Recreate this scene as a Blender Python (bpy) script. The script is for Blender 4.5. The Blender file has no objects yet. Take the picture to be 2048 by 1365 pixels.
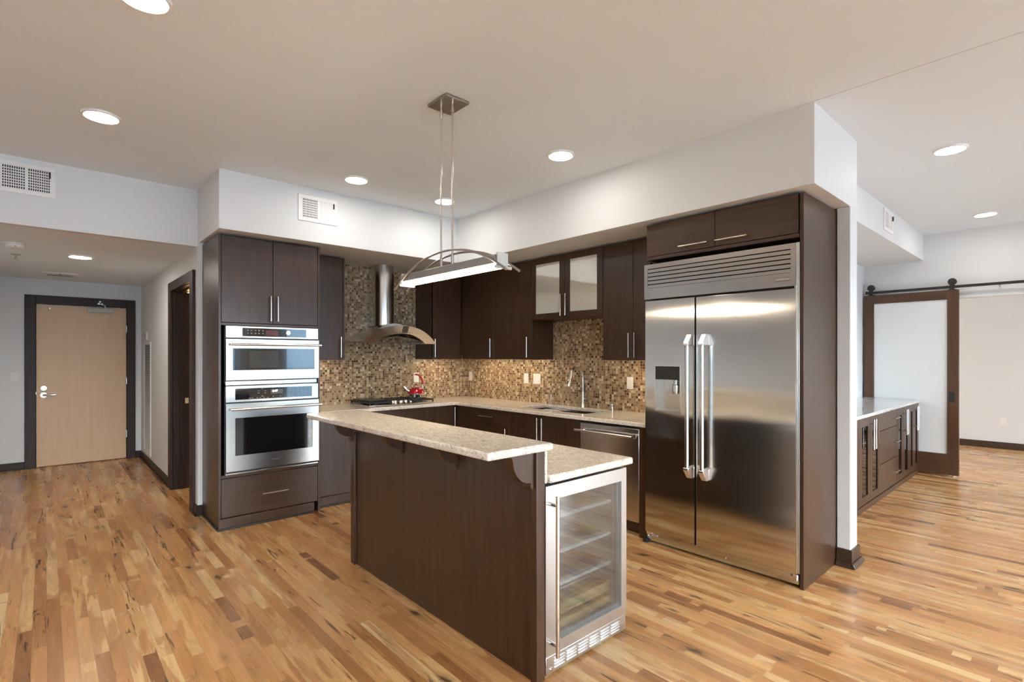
import bpy, math, random
from mathutils import Vector, Matrix
random.seed(7)
S = bpy.context.scene
COL = S.collection
PI = math.pi
R = math.radians

# ------------------------------------------------------------------ camera, world, exposure
cam = bpy.data.cameras.new('camera'); camo = bpy.data.objects.new('camera', cam); COL.objects.link(camo)
camo.location = (5.51, -4.17, 1.45)
camo.rotation_euler = (R(90), 0, 0.83524)
cam.sensor_fit = 'HORIZONTAL'; cam.sensor_width = 36.0
cam.lens = 36.0 * 1033.0 / 2048.0
cam.shift_y = (712.5 - 682.5) / 2048.0
cam.clip_start = 0.05; cam.clip_end = 3000
S.camera = camo
S.view_settings.view_transform = 'Standard'
S.view_settings.look = 'None'
S.view_settings.gamma = 1.0
S.view_settings.use_curve_mapping = False
S.view_settings.exposure = 2.85
try:
    S.cycles.use_denoising = True
    S.cycles.max_bounces = 10; S.cycles.diffuse_bounces = 6; S.cycles.glossy_bounces = 5
    S.cycles.transparent_max_bounces = 12
    S.cycles.caustics_reflective = False; S.cycles.caustics_refractive = False
    S.cycles.sample_clamp_indirect = 6.0
except Exception:
    pass
SKY = 3.6          # brightness of the daylight sky
LAMP = 11.0        # radiance of the recessed downlights
w = bpy.data.worlds.new('sky'); S.world = w; w.use_nodes = True
nt = w.node_tree; nt.nodes.clear()
o_ = nt.nodes.new('ShaderNodeOutputWorld'); b_ = nt.nodes.new('ShaderNodeBackground')
tc_ = nt.nodes.new('ShaderNodeTexCoord'); sp_ = nt.nodes.new('ShaderNodeSeparateXYZ'); rp_ = nt.nodes.new('ShaderNodeValToRGB')
rp_.color_ramp.elements[0].position = 0.0; rp_.color_ramp.elements[0].color = (0.93, 0.97, 1.0, 1)
rp_.color_ramp.elements[1].position = 0.7; rp_.color_ramp.elements[1].color = (0.70, 0.83, 1.0, 1)
nt.links.new(tc_.outputs['Generated'], sp_.inputs[0]); nt.links.new(sp_.outputs['Z'], rp_.inputs[0])
nt.links.new(rp_.outputs[0], b_.inputs[0]); b_.inputs[1].default_value = SKY
nt.links.new(b_.outputs[0], o_.inputs[0])

# ------------------------------------------------------------------ mesh builder
class MB:
    def __init__(s): s.v = []; s.f = []
    def add(s, vs, fs):
        o = len(s.v); s.v += [tuple(p) for p in vs]; s.f += [tuple(i + o for i in f) for f in fs]; return s
    def box(s, x0, x1, y0, y1, z0, z1):
        x0, x1 = min(x0, x1), max(x0, x1); y0, y1 = min(y0, y1), max(y0, y1); z0, z1 = min(z0, z1), max(z0, z1)
        return s.add([(x0,y0,z0),(x1,y0,z0),(x1,y1,z0),(x0,y1,z0),(x0,y0,z1),(x1,y0,z1),(x1,y1,z1),(x0,y1,z1)],
                     [(0,3,2,1),(4,5,6,7),(0,1,5,4),(1,2,6,5),(2,3,7,6),(3,0,4,7)])
    def tube(s, pts, r, n=12, cap=True, closed=False):
        pts = [Vector(p) for p in pts]; m = len(pts); rs = r if isinstance(r, (list, tuple)) else [r] * m
        up = None; vs = []; fs = []
        for i, p in enumerate(pts):
            a = pts[i - 1] if (i > 0 or closed) else p; b = pts[(i + 1) % m] if (i < m - 1 or closed) else p
            t = (b - a).normalized()
            if up is None:
                up = Vector((0, 0, 1)) if abs(t.z) < 0.9 else Vector((1, 0, 0))
            u = (up - t * up.dot(t)).normalized(); w_ = t.cross(u); up = u
            for k in range(n):
                an = 2 * PI * k / n
                vs.append(p + (u * math.cos(an) + w_ * math.sin(an)) * rs[i])
        for i in range(m if closed else m - 1):
            j = (i + 1) % m
            for k in range(n):
                l = (k + 1) % n
                fs.append((i*n+k, i*n+l, j*n+l, j*n+k))
        if cap and not closed:
            fs.append(tuple(range(n))[::-1]); fs.append(tuple((m-1)*n + k for k in range(n)))
        return s.add(vs, fs)
    def cyl(s, p0, p1, r, n=24, r2=None): return s.tube([p0, p1], [r, r if r2 is None else r2], n)
    def lathe(s, c, prof, n=32):
        vs = []; fs = []; m = len(prof)
        for (r, z) in prof:
            for k in range(n):
                a = 2 * PI * k / n; vs.append((c[0] + r * math.cos(a), c[1] + r * math.sin(a), c[2] + z))
        for i in range(m - 1):
            for k in range(n):
                l = (k + 1) % n; fs.append((i*n+k, i*n+l, (i+1)*n+l, (i+1)*n+k))
        if prof[0][0] > 1e-4: fs.append(tuple(range(n))[::-1])
        if prof[-1][0] > 1e-4: fs.append(tuple((m-1)*n + k for k in range(n)))
        return s.add(vs, fs)
    def prism(s, poly, axis, a, b):
        def P(u, v, t):
            return (t, u, v) if axis == 'x' else ((u, t, v) if axis == 'y' else (u, v, t))
        n = len(poly)
        vs = [P(u, v, a) for u, v in poly] + [P(u, v, b) for u, v in poly]
        fs = [tuple(range(n))[::-1], tuple(range(n, 2*n))] + [(i, (i+1) % n, n + (i+1) % n, n + i) for i in range(n)]
        return s.add(vs, fs)
    def strip(s, A, B):        # solid between two equally long closed outlines
        n = len(A); vs = list(A) + list(B)
        return s.add(vs, [tuple(range(n))[::-1], tuple(range(n, 2*n))] + [(i, (i+1) % n, n + (i+1) % n, n + i) for i in range(n)])

def origin(o):
    v = Vector((0, 0, 0))
    while o is not None: v += o.location; o = o.parent
    return v

def build(name, mb, mat, parent=None, bev=0.0, smooth=35, loc=None):
    """link one mesh object; mb holds world coordinates"""
    if parent is not None: off = origin(parent); l = Vector((0, 0, 0))
    else:
        if loc is None:
            xs = [p[0] for p in mb.v]; ys = [p[1] for p in mb.v]; zs = [p[2] for p in mb.v]
            loc = ((min(xs)+max(xs))/2, (min(ys)+max(ys))/2, min(zs))
        off = Vector(loc); l = Vector(loc)
    me = bpy.data.meshes.new(name)
    me.from_pydata([(p[0]-off.x, p[1]-off.y, p[2]-off.z) for p in mb.v], [], mb.f)
    import bmesh
    bm = bmesh.new(); bm.from_mesh(me); bmesh.ops.recalc_face_normals(bm, faces=bm.faces); bm.to_mesh(me); bm.free()
    if smooth:
        for p in me.polygons: p.use_smooth = True
        me.set_sharp_from_angle(angle=R(smooth))
    me.materials.append(mat)
    o = bpy.data.objects.new(name, me); COL.objects.link(o); o.location = l; o.parent = parent
    if bev:
        m = o.modifiers.new('bevel', 'BEVEL'); m.width = bev; m.segments = 2; m.limit_method = 'ANGLE'; m.angle_limit = R(50)
        m.harden_normals = False
    return o

def thing(name, label, cat, loc, group=None):
    o = bpy.data.objects.new(name, None); COL.objects.link(o); o.location = loc; o.empty_display_size = 0.1
    o['label'] = label; o['category'] = cat
    if group: o['group'] = group
    return o

def tag(o, label, cat, group=None):
    o['label'] = label; o['category'] = cat
    if group: o['group'] = group
    return o

def struct(name, mb, mat, bev=0.0, smooth=35):
    o = build(name, mb, mat, None, bev, smooth, loc=(0, 0, 0)); o['kind'] = 'structure'; return o

def dup(root, loc, label, group=None):
    r = root.copy(); COL.objects.link(r); r.location = loc; r['label'] = label
    if group: r['group'] = group
    for ch in list(root.children):
        c = ch.copy(); COL.objects.link(c); c.parent = r
        for g in ch.children:
            d = g.copy(); COL.objects.link(d); d.parent = c
    return r

def text(name, s, size, origin_pt, xdir, ydir, mat, parent, depth=0.0006):
    cu = bpy.data.curves.new(name, 'FONT'); cu.body = s; cu.size = size; cu.align_x = 'CENTER'; cu.align_y = 'CENTER'; cu.extrude = depth
    t = bpy.data.objects.new(name, cu); COL.objects.link(t)
    bpy.context.view_layer.update()
    me = bpy.data.meshes.new_from_object(t.evaluated_get(bpy.context.evaluated_depsgraph_get()))
    bpy.data.objects.remove(t)
    X = Vector(xdir); Y = Vector(ydir); Z = X.cross(Y)
    off = Vector(origin_pt) - origin(parent)
    for v in me.vertices: v.co = X * v.co.x + Y * v.co.y + Z * v.co.z + off
    me.materials.clear(); me.materials.append(mat)
    o = bpy.data.objects.new(name, me); COL.objects.link(o); o.parent = parent
    return o

# ------------------------------------------------------------------ materials
class NT:
    def __init__(s, name):
        s.m = bpy.data.materials.new(name); s.m.use_nodes = True; s.t = s.m.node_tree; s.t.nodes.clear()
        s.out = s.t.nodes.new('ShaderNodeOutputMaterial')
    def n(s, typ, **kw):
        x = s.t.nodes.new('ShaderNode' + typ)
        for k, v in kw.items(): setattr(x, k, v)
        return x
    def l(s, a, b): s.t.links.new(a, b)
    def put(s, sock, v):
        if hasattr(v, 'is_linked') or hasattr(v, 'links'): s.l(v, sock)
        else: sock.default_value = v
    def math(s, op, a, b=None, c=None):
        x = s.n('Math', operation=op); s.put(x.inputs[0], a)
        if b is not None: s.put(x.inputs[1], b)
        if c is not None: s.put(x.inputs[2], c)
        return x.outputs[0]
    def comb(s, a, b, c):
        x = s.n('CombineXYZ'); s.put(x.inputs[0], a); s.put(x.inputs[1], b); s.put(x.inputs[2], c); return x.outputs[0]
    def ramp(s, fac, stops, interp='LINEAR'):
        x = s.n('ValToRGB'); x.color_ramp.interpolation = interp; e = x.color_ramp.elements
        while len(e) < len(stops): e.new(0.5)
        for i, (p, c) in enumerate(stops):
            e[i].position = p; e[i].color = (*c, 1) if isinstance(c, tuple) else (c, c, c, 1)
        s.l(fac, x.inputs[0]); return x.outputs[0]
    def noise(s, vec, scale=5, detail=3, rough=0.5, dist=0.0):
        x = s.n('TexNoise'); s.l(vec, x.inputs['Vector']); x.inputs['Scale'].default_value = scale
        x.inputs['Detail'].default_value = detail; x.inputs['Roughness'].default_value = rough; x.inputs['Distortion'].default_value = dist
        return x.outputs['Fac']
    def mix(s, f, a, b, mode='MIX'):
        x = s.n('Mix', data_type='RGBA', blend_type=mode); s.put(x.inputs[0], f)
        for i, v in ((6, a), (7, b)):
            if isinstance(v, tuple): x.inputs[i].default_value = (*v, 1)
            else: s.l(v, x.inputs[i])
        return x.outputs[2]
    def bsdf(s, color=(0.8,0.8,0.8), rough=0.5, metal=0.0, spec=0.5, coat=0.0, aniso=0.0, arot=0.0, normal=None, emit=None, estr=0.0):
        b = s.n('BsdfPrincipled')
        if isinstance(color, tuple): b.inputs['Base Color'].default_value = (*color, 1)
        else: s.l(color, b.inputs['Base Color'])
        s.put(b.inputs['Roughness'], rough); b.inputs['Metallic'].default_value = metal
        b.inputs['Specular IOR Level'].default_value = spec; b.inputs['Coat Weight'].default_value = coat
        b.inputs['Coat Roughness'].default_value = 0.1; b.inputs['Anisotropic'].default_value = aniso; b.inputs['Anisotropic Rotation'].default_value = arot
        if normal is not None: s.l(normal, b.inputs['Normal'])
        if emit: b.inputs['Emission Color'].default_value = (*emit, 1); b.inputs['Emission Strength'].default_value = estr
        return b
    def bump(s, h, strength=0.2, dist=0.01):
        x = s.n('Bump'); s.l(h, x.inputs['Height']); x.inputs['Strength'].default_value = strength; x.inputs['Distance'].default_value = dist
        return x.outputs[0]
    def done(s, b): s.l(b.outputs[0], s.out.inputs[0]); return s.m

def plain(name, color, rough=0.5, metal=0.0, spec=0.5, coat=0.0, var=0.04, scale=6.0):
    t = NT(name); tc = t.n('TexCoord')
    f = t.noise(tc.outputs['Object'], scale, 2)
    c = t.mix(f, tuple(max(0, x * (1 - var)) for x in color), tuple(min(1, x * (1 + var)) for x in color))
    return t.done(t.bsdf(c, rough, metal, spec, coat))

def emit(name, color, strength):
    t = NT(name); e = t.n('Emission'); e.inputs[0].default_value = (*color, 1); e.inputs[1].default_value = strength
    return t.done(e)

def paint(name, color, rough=0.6):
    t = NT(name); g = t.n('NewGeometry'); f = t.noise(g.outputs['Position'], 90, 3)
    return t.done(t.bsdf(color, rough, spec=0.3, normal=t.bump(f, 0.05, 0.002)))

def wood(name, dark, light, axis='z', rough=0.36, spec=0.5, scale=1.0, contrast=(0.3, 0.7), coat=0.0):
    t = NT(name); tc = t.n('TexCoord'); oi = t.n('ObjectInfo')
    mp = t.n('Mapping'); k = {'x': (1.2, 26, 26), 'y': (26, 1.2, 26), 'z': (26, 26, 1.2)}[axis]
    mp.inputs['Scale'].default_value = tuple(x * scale for x in k)
    t.l(tc.outputs['Object'], mp.inputs['Vector'])
    sh = t.n('VectorMath', operation='ADD'); t.l(mp.outputs[0], sh.inputs[0])
    rr = t.math('MULTIPLY', oi.outputs['Random'], 60.0); t.l(t.comb(rr, rr, rr), sh.inputs[1])
    f = t.noise(sh.outputs[0], 1.6, 6, 0.62, 0.5); f2 = t.noise(tc.outputs['Object'], 2.2, 2)
    c = t.ramp(f, [(contrast[0], dark), (contrast[1], light)])
    c = t.mix(t.math('MULTIPLY', f2, 0.45), c, dark)
    r_ = t.math('MULTIPLY_ADD', f, 0.10, rough - 0.05)
    b = t.bsdf(c, r_, spec=spec, coat=coat, normal=t.bump(f, 0.04, 0.002)); b.inputs['Coat Roughness'].default_value = 0.28
    return t.done(b)

def steel(name, color=(0.60, 0.585, 0.56), rough=0.22, axis='x', wave=0.0, aniso=0.4, arot=0.0):
    t = NT(name); tc = t.n('TexCoord'); mp = t.n('Mapping')
    mp.inputs['Scale'].default_value = {'x': (2, 300, 300), 'y': (300, 2, 300), 'z': (300, 300, 2)}[axis]
    t.l(tc.outputs['Object'], mp.inputs['Vector'])
    f = t.noise(mp.outputs[0], 1.0, 3); r_ = t.math('MULTIPLY_ADD', f, 0.08, rough - 0.04)
    nrm = None
    if wave:
        f2 = t.noise(tc.outputs['Object'], 2.3, 0, 0.3); nrm = t.bump(f2, wave, 0.05)
    return t.done(t.bsdf(color, r_, metal=1.0, normal=nrm, aniso=aniso, arot=arot))

def glass(name, tint=(0.9, 0.93, 0.93), refl=0.06, rough=0.02, boost=0.5):
    t = NT(name); tr = t.n('BsdfTransparent'); tr.inputs[0].default_value = (*tint, 1)
    gl = t.n('BsdfGlossy'); gl.inputs['Roughness'].default_value = rough
    fr = t.n('Fresnel'); fr.inputs[0].default_value = 1.45
    f = t.math('MULTIPLY_ADD', fr.outputs[0], boost, refl)
    mx = t.n('MixShader'); t.l(f, mx.inputs[0]); t.l(tr.outputs[0], mx.inputs[1]); t.l(gl.outputs[0], mx.inputs[2])
    return t.done(mx)

def frosted(name, color, see=0.25):
    t = NT(name); d = t.n('BsdfDiffuse'); d.inputs[0].default_value = (*color, 1)
    tl = t.n('BsdfTranslucent'); tl.inputs[0].default_value = (*color, 1)
    tr = t.n('BsdfTransparent'); tr.inputs[0].default_value = (*color, 1)
    gl = t.n('BsdfGlossy'); gl.inputs['Roughness'].default_value = 0.25
    a = t.n('MixShader'); a.inputs[0].default_value = 0.12; t.l(d.outputs[0], a.inputs[1]); t.l(tl.outputs[0], a.inputs[2])
    b = t.n('MixShader'); b.inputs[0].default_value = see; t.l(a.outputs[0], b.inputs[1]); t.l(tr.outputs[0], b.inputs[2])
    c = t.n('MixShader'); c.inputs[0].default_value = 0.05; t.l(b.outputs[0], c.inputs[1]); t.l(gl.outputs[0], c.inputs[2])
    return t.done(c)

def floor_mat():
    t = NT('hickory_planks'); g = t.n('NewGeometry'); sp = t.n('SeparateXYZ'); t.l(g.outputs['Position'], sp.inputs[0])
    x, y = sp.outputs[0], sp.outputs[1]
    W = 0.057
    yr = t.math('DIVIDE', y, W); row = t.math('FLOOR', yr); fy = t.math('SUBTRACT', yr, row)
    w1 = t.n('TexWhiteNoise', noise_dimensions='1D'); t.l(row, w1.inputs['W'])
    w2 = t.n('TexWhiteNoise', noise_dimensions='1D'); t.l(t.math('ADD', row, 517.3), w2.inputs['W'])
    ln = t.math('MULTIPLY_ADD', w2.outputs[0], 0.70, 0.50)
    u = t.math('ADD', t.math('DIVIDE', x, ln), t.math('MULTIPLY', w1.outputs[0], 17.0))
    wob = t.n('TexNoise', noise_dimensions='1D'); t.l(t.math('ADD', t.math('MULTIPLY', u, 0.7), row), wob.inputs['W']); wob.inputs['Detail'].default_value = 0
    u = t.math('ADD', u, wob.outputs[0])
    idx = t.math('FLOOR', u); fu = t.math('SUBTRACT', u, idx)
    wn = t.n('TexWhiteNoise', noise_dimensions='2D'); t.l(t.comb(row, idx, 0.0), wn.inputs['Vector'])
    rv = wn.outputs['Value']; sc = t.n('SeparateColor'); t.l(wn.outputs['Color'], sc.inputs[0])
    base = t.ramp(rv, [(0.0, (0.24, 0.094, 0.031)), (0.06, (0.40, 0.176, 0.058)), (0.22, (0.545, 0.265, 0.092)), (0.55, (0.635, 0.335, 0.124)), (0.82, (0.70, 0.415, 0.168)), (1.0, (0.78, 0.52, 0.25))])
    offs = t.math('MULTIPLY', rv, 91.0)
    gv = t.comb(t.math('ADD', t.math('MULTIPLY', x, 1.1), offs), t.math('MULTIPLY', y, 19.0), offs)
    grain = t.noise(gv, 1.2, 4, 0.5, 1.0)
    c = t.mix(0.55, base, t.ramp(grain, [(0.28, 0.60), (0.5, 0.93), (0.72, 1.0)]), 'MULTIPLY')
    hv = t.comb(t.math('ADD', t.math('MULTIPLY', x, 1.3), t.math('MULTIPLY', rv, 37.0)), t.math('MULTIPLY', y, 10.0), offs)
    heart = t.ramp(t.noise(hv, 1.0, 3, 0.5, 0.8), [(0.53, 0.0), (0.57, 1.0)])
    hm = t.math('MULTIPLY', heart, t.math('GREATER_THAN', sc.outputs[0], 0.5)); hm = t.math('MULTIPLY', hm, 0.8)
    c = t.mix(hm, c, t.mix(1.0, c, (0.66, 0.52, 0.44), 'MULTIPLY'))
    # rings of cathedral grain
    ring = t.noise(t.comb(t.math('ADD', t.math('MULTIPLY', x, 1.1), offs), t.math('MULTIPLY', y, 9.0), t.math('MULTIPLY', rv, 5.0)), 1.2, 1, 0.4, 0.6)
    band = t.math('SINE', t.math('MULTIPLY', ring, 90.0))
    bm_ = t.math('MULTIPLY', t.math('GREATER_THAN', sc.outputs[1], 0.45), t.ramp(band, [(0.4, 0.0), (0.95, 0.30)]))
    c = t.mix(bm_, c, t.mix(1.0, c, (0.62, 0.50, 0.40), 'MULTIPLY'))
    # knots and mineral streaks
    vo = t.n('TexVoronoi'); vo.inputs['Scale'].default_value = 1.0
    jv = t.noise(g.outputs['Position'], 14, 2)
    t.l(t.comb(t.math('ADD', t.math('MULTIPLY', x, 3.2), t.math('MULTIPLY', jv, 0.35)), t.math('ADD', t.math('MULTIPLY', y, 8.0), t.math('MULTIPLY', jv, 0.5)), 0.0), vo.inputs['Vector'])
    kn = t.ramp(vo.outputs['Distance'], [(0.06, 1.0), (0.10, 0.75), (0.15, 0.3), (0.30, 0.0)])
    vc = t.n('SeparateColor'); t.l(vo.outputs['Color'], vc.inputs[0])
    kn = t.math('MULTIPLY', kn, t.math('GREATER_THAN', vc.outputs[0], 0.62))
    st = t.noise(t.comb(t.math('ADD', t.math('MULTIPLY', x, 2.4), offs), t.math('MULTIPLY', y, 34.0), offs), 1.0, 3, 0.55, 0.9)
    sm = t.math('MULTIPLY', t.ramp(st, [(0.60, 0.0), (0.66, 0.95)]), t.math('GREATER_THAN', sc.outputs[2], 0.5))
    dk = t.math('MAXIMUM', kn, sm)
    c = t.mix(t.math('MULTIPLY', dk, 0.9), c, (0.06, 0.028, 0.014))
    # joints
    e1 = t.math('MINIMUM', fy, t.math('SUBTRACT', 1.0, fy)); e1 = t.math('LESS_THAN', e1, 0.014)
    e2 = t.math('LESS_THAN', t.math('MULTIPLY', fu, ln), 0.0022)
    ed = t.math('MAXIMUM', e1, e2)
    c = t.mix(t.math('MULTIPLY', ed, 0.45), c, (0.10, 0.05, 0.025))
    r_ = t.math('MULTIPLY_ADD', grain, 0.06, 0.24)
    h = t.math('SUBTRACT', t.math('MULTIPLY', grain, 0.25), ed)
    return t.done(t.bsdf(c, r_, spec=0.5, normal=t.bump(h, 0.03, 0.001)))

def mosaic_mat():
    t = NT('glass_mosaic'); g = t.n('NewGeometry'); sp = t.n('SeparateXYZ'); t.l(g.outputs['Position'], sp.inputs[0])
    T = 0.0255
    s_ = t.math('DIVIDE', t.math('SUBTRACT', t.math('SUBTRACT', sp.outputs[0], sp.outputs[1]), -20.0), T)
    z_ = t.math('DIVIDE', sp.outputs[2], T)
    i = t.math('FLOOR', s_); j = t.math('FLOOR', z_); fi = t.math('SUBTRACT', s_, i); fj = t.math('SUBTRACT', z_, j)
    wn = t.n('TexWhiteNoise', noise_dimensions='2D'); t.l(t.comb(i, j, 0.0), wn.inputs['Vector'])
    rv = wn.outputs['Value']; sc = t.n('SeparateColor'); t.l(wn.outputs['Color'], sc.inputs[0])
    c = t.ramp(rv, [(0.0, (0.085, 0.045, 0.028)), (0.06, (0.17, 0.09, 0.052)), (0.16, (0.25, 0.145, 0.078)), (0.30, (0.36, 0.235, 0.13)),
                    (0.50, (0.44, 0.305, 0.175)), (0.66, (0.38, 0.27, 0.145)), (0.80, (0.55, 0.41, 0.255)), (0.93, (0.70, 0.58, 0.42))], 'CONSTANT')
    swirl = t.noise(t.comb(t.math('ADD', s_, t.math('MULTIPLY', rv, 40.0)), t.math('MULTIPLY', z_, 2.2), rv), 1.2, 3, 0.5, 0.8)
    c = t.mix(0.5, c, t.ramp(swirl, [(0.3, 0.55), (0.7, 1.0)]), 'MULTIPLY')
    ei = t.math('MINIMUM', fi, t.math('SUBTRACT', 1.0, fi)); ej = t.math('MINIMUM', fj, t.math('SUBTRACT', 1.0, fj))
    gr = t.math('LESS_THAN', t.math('MINIMUM', ei, ej), 0.055)
    c = t.mix(gr, c, (0.42, 0.32, 0.205))
    r_ = t.math('ADD', t.math('MULTIPLY_ADD', sc.outputs[0], 0.25, 0.10), t.math('MULTIPLY', gr, 0.4))
    hh = t.math('MULTIPLY_ADD', sc.outputs[1], 0.3, t.math('SUBTRACT', 1.0, gr))
    return t.done(t.bsdf(c, r_, spec=0.5, normal=t.bump(hh, 0.35, 0.0015)))

def granite_mat(name, a, b, speck, dark_amt=0.61, rough=0.10):
    t = NT(name); tc = t.n('TexCoord'); v = tc.outputs['Object']
    mp = t.n('Mapping'); mp.inputs['Scale'].default_value = (0.8, 1.6, 1.2); t.l(v, mp.inputs[0])
    f = t.noise(mp.outputs[0], 26, 5, 0.65, 0.6); c = t.ramp(f, [(0.32, a), (0.62, b)])
    f2 = t.noise(v, 130, 3, 0.6); c = t.mix(t.ramp(f2, [(0.56, 0.0), (0.64, 0.6)]), c, speck)
    f3 = t.noise(mp.outputs[0], 60, 4, 0.7, 1.0); c = t.mix(t.ramp(f3, [(dark_amt - 0.02, 0.0), (dark_amt + 0.05, 0.85)]), c, tuple(x * 0.4 for x in speck))
    return t.done(t.bsdf(c, rough, spec=0.5))

M = {}
M['wall'] = paint('white_wall_paint', (0.712, 0.727, 0.733))
M['ceil'] = paint('ceiling_paint', (0.775, 0.845, 0.90), 0.8)
M['floor'] = floor_mat()
M['mosaic'] = mosaic_mat()
M['granite'] = granite_mat('cream_granite', (0.60, 0.52, 0.425), (0.79, 0.72, 0.62), (0.20, 0.15, 0.11))
M['granite_grey'] = granite_mat('grey_granite', (0.42, 0.42, 0.41), (0.72, 0.72, 0.70), (0.16, 0.16, 0.16), 0.60)
M['wood'] = wood('espresso_wood', (0.027, 0.0108, 0.0044), (0.074, 0.0315, 0.0132), spec=0.46, coat=0.2)
M['wood_h'] = wood('espresso_wood_horizontal', (0.030, 0.0125, 0.0055), (0.080, 0.036, 0.016), 'y', spec=0.46, coat=0.2)
M['wood_hx'] = wood('espresso_wood_cross', (0.032, 0.0135, 0.006), (0.085, 0.039, 0.018), 'x', spec=0.46, coat=0.2)
M['wood_in'] = plain('dark_cabinet_inside', (0.02, 0.012, 0.009), 0.6)
M['trimwood'] = wood('dark_trim_wood', (0.022, 0.012, 0.010), (0.048, 0.027, 0.021), spec=0.25, rough=0.45)
M['shoe'] = plain('black_shoe_moulding', (0.018, 0.017, 0.019), 0.4)
M['brownbase'] = wood('brown_baseboard', (0.032, 0.016, 0.009), (0.075, 0.04, 0.024), 'y')
M['maple'] = wood('maple_door', (0.60, 0.385, 0.22), (0.70, 0.485, 0.30), 'z', 0.4, 0.4, 0.5, (0.2, 0.8))
M['barnwood'] = wood('stained_alder', (0.055, 0.024, 0.010), (0.135, 0.062, 0.028), 'z', 0.4)
M['barnwood_h'] = wood('stained_alder_rail', (0.055, 0.024, 0.010), (0.135, 0.062, 0.028), 'x', 0.4)
M['steel'] = steel('brushed_steel', (0.53, 0.518, 0.495), 0.20, 'y')
M['steel_x'] = steel('brushed_steel_wide', (0.60, 0.58, 0.55), 0.20, 'x')
M['fridge'] = steel('brushed_steel_door', (0.64, 0.615, 0.58), 0.15, 'x', wave=0.16, aniso=0.94, arot=0.0)
M['hood'] = steel('hood_steel', (0.66, 0.63, 0.585), 0.2, 'y', aniso=0.3)
M['chrome'] = plain('satin_nickel', (0.72, 0.69, 0.65), 0.18, 1.0)
M['alu'] = plain('bright_aluminium', (0.82, 0.83, 0.84), 0.3, 1.0)
M['wine'] = steel('pale_steel', (0.68, 0.695, 0.70), 0.30, 'y')
M['mirror'] = plain('polished_chrome', (0.85, 0.85, 0.85), 0.06, 1.0)
M['nickel_dk'] = plain('brushed_nickel', (0.42, 0.39, 0.36), 0.3, 1.0)
M['blackglass'] = plain('black_glass', (0.006, 0.006, 0.007), 0.03, 0.0, 0.6, 1.0)
M['ovenglass'] = plain('dark_oven_glass', (0.012, 0.011, 0.010), 0.03, 0.0, 0.7, 1.0)
M['iron'] = plain('black_cast_iron', (0.014, 0.014, 0.015), 0.45)
M['griddle'] = plain('black_griddle', (0.020, 0.021, 0.023), 0.25)
M['black'] = plain('matte_black', (0.010, 0.010, 0.011), 0.5)
M['blackmetal'] = plain('black_hardware', (0.018, 0.017, 0.016), 0.4, 0.0)
M['grey'] = plain('grey_plastic', (0.25, 0.26, 0.27), 0.4)
M['greymark'] = plain('pale_grey_print', (0.36, 0.36, 0.36), 0.5)
M['badge'] = plain('badge_plate', (0.26, 0.24, 0.215), 0.35, 0.6)
M['redlcd'] = plain('dark_red_display', (0.13, 0.035, 0.045), 0.1, 0.0, 0.5, 0.6)
M['lcd'] = plain('grey_display', (0.12, 0.115, 0.11), 0.1)
M['digits'] = emit('display_digits', (0.9, 0.95, 1.0), 1.1)
M['white'] = plain('white_plastic', (0.80, 0.79, 0.76), 0.35)
M['vent'] = plain('white_enamel', (0.82, 0.815, 0.80), 0.4)
M['ventdark'] = plain('duct_inside', (0.012, 0.012, 0.012), 0.8)
M['red'] = plain('red_enamel', (0.55, 0.008, 0.016), 0.10, 0.35, 0.6, 1.0)
M['redgrip'] = plain('red_rubber', (0.50, 0.012, 0.02), 0.35)
M['lamp'] = emit('downlight_lens', (1.0, 0.95, 0.88), LAMP)
M['hall_lamp'] = emit('hall_downlight_lens', (1.0, 0.93, 0.84), LAMP * 2.0)
M['led'] = emit('pendant_led', (1.0, 0.84, 0.64), 7.0)
M['strip'] = emit('undercabinet_led', (1.0, 0.80, 0.56), 5.0)
M['sconce'] = emit('warm_tube', (1.0, 0.66, 0.30), 14.0)
M['pane'] = glass('window_glass', (0.97, 0.98, 0.98), 0.0, 0.0, 0.7)
M['wineglass'] = glass('tinted_cooler_glass', (0.93, 0.97, 0.98), 0.12, 0.02, 0.6)
M['darkglass'] = glass('smoked_cabinet_glass', (0.30, 0.29, 0.27), 0.05, 0.02, 0.9)
M['frost'] = frosted('frosted_door_glass', (0.93, 0.955, 0.96), 0.10)
M['shelfglass'] = glass('clear_shelf', (0.80, 0.88, 0.88), 0.08, 0.03, 0.8)
M['coolerin'] = plain('cooler_liner', (0.70, 0.75, 0.76), 0.4)
M['shelfedge'] = plain('pale_shelf_edge', (0.62, 0.70, 0.72), 0.3)
M['beech'] = wood('pale_beech', (0.42, 0.30, 0.15), (0.58, 0.44, 0.24), 'y', 0.5, 0.3, 0.6)
M['closer'] = plain('painted_aluminium', (0.42, 0.39, 0.34), 0.5, 0.2)
M['acrylic'] = plain('frosted_acrylic', (0.55, 0.55, 0.52), 0.2)
t = NT('milky_cabinet_glass'); d_ = t.bsdf((0.66, 0.645, 0.56), 0.04, spec=0.9, coat=1.0)
g_ = t.n('BsdfGlossy'); g_.inputs['Roughness'].default_value = 0.03; g_.inputs[0].default_value = (0.85, 0.86, 0.82, 1)
x_ = t.n('MixShader'); x_.inputs[0].default_value = 0.2; t.l(d_.outputs[0], x_.inputs[1]); t.l(g_.outputs[0], x_.inputs[2])
M['cabglass'] = t.done(x_)
M['frame'] = plain('dark_window_frame', (0.03, 0.03, 0.032), 0.4)
M['concrete'] = plain('balcony_concrete', (0.30, 0.30, 0.29), 0.8)
M['hill'] = plain('hazy_hillside', (0.13, 0.19, 0.235), 0.9, var=0.3, scale=0.01)
M['town'] = plain('hazy_town', (0.26, 0.27, 0.275), 0.9, var=0.5, scale=0.03)

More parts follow.
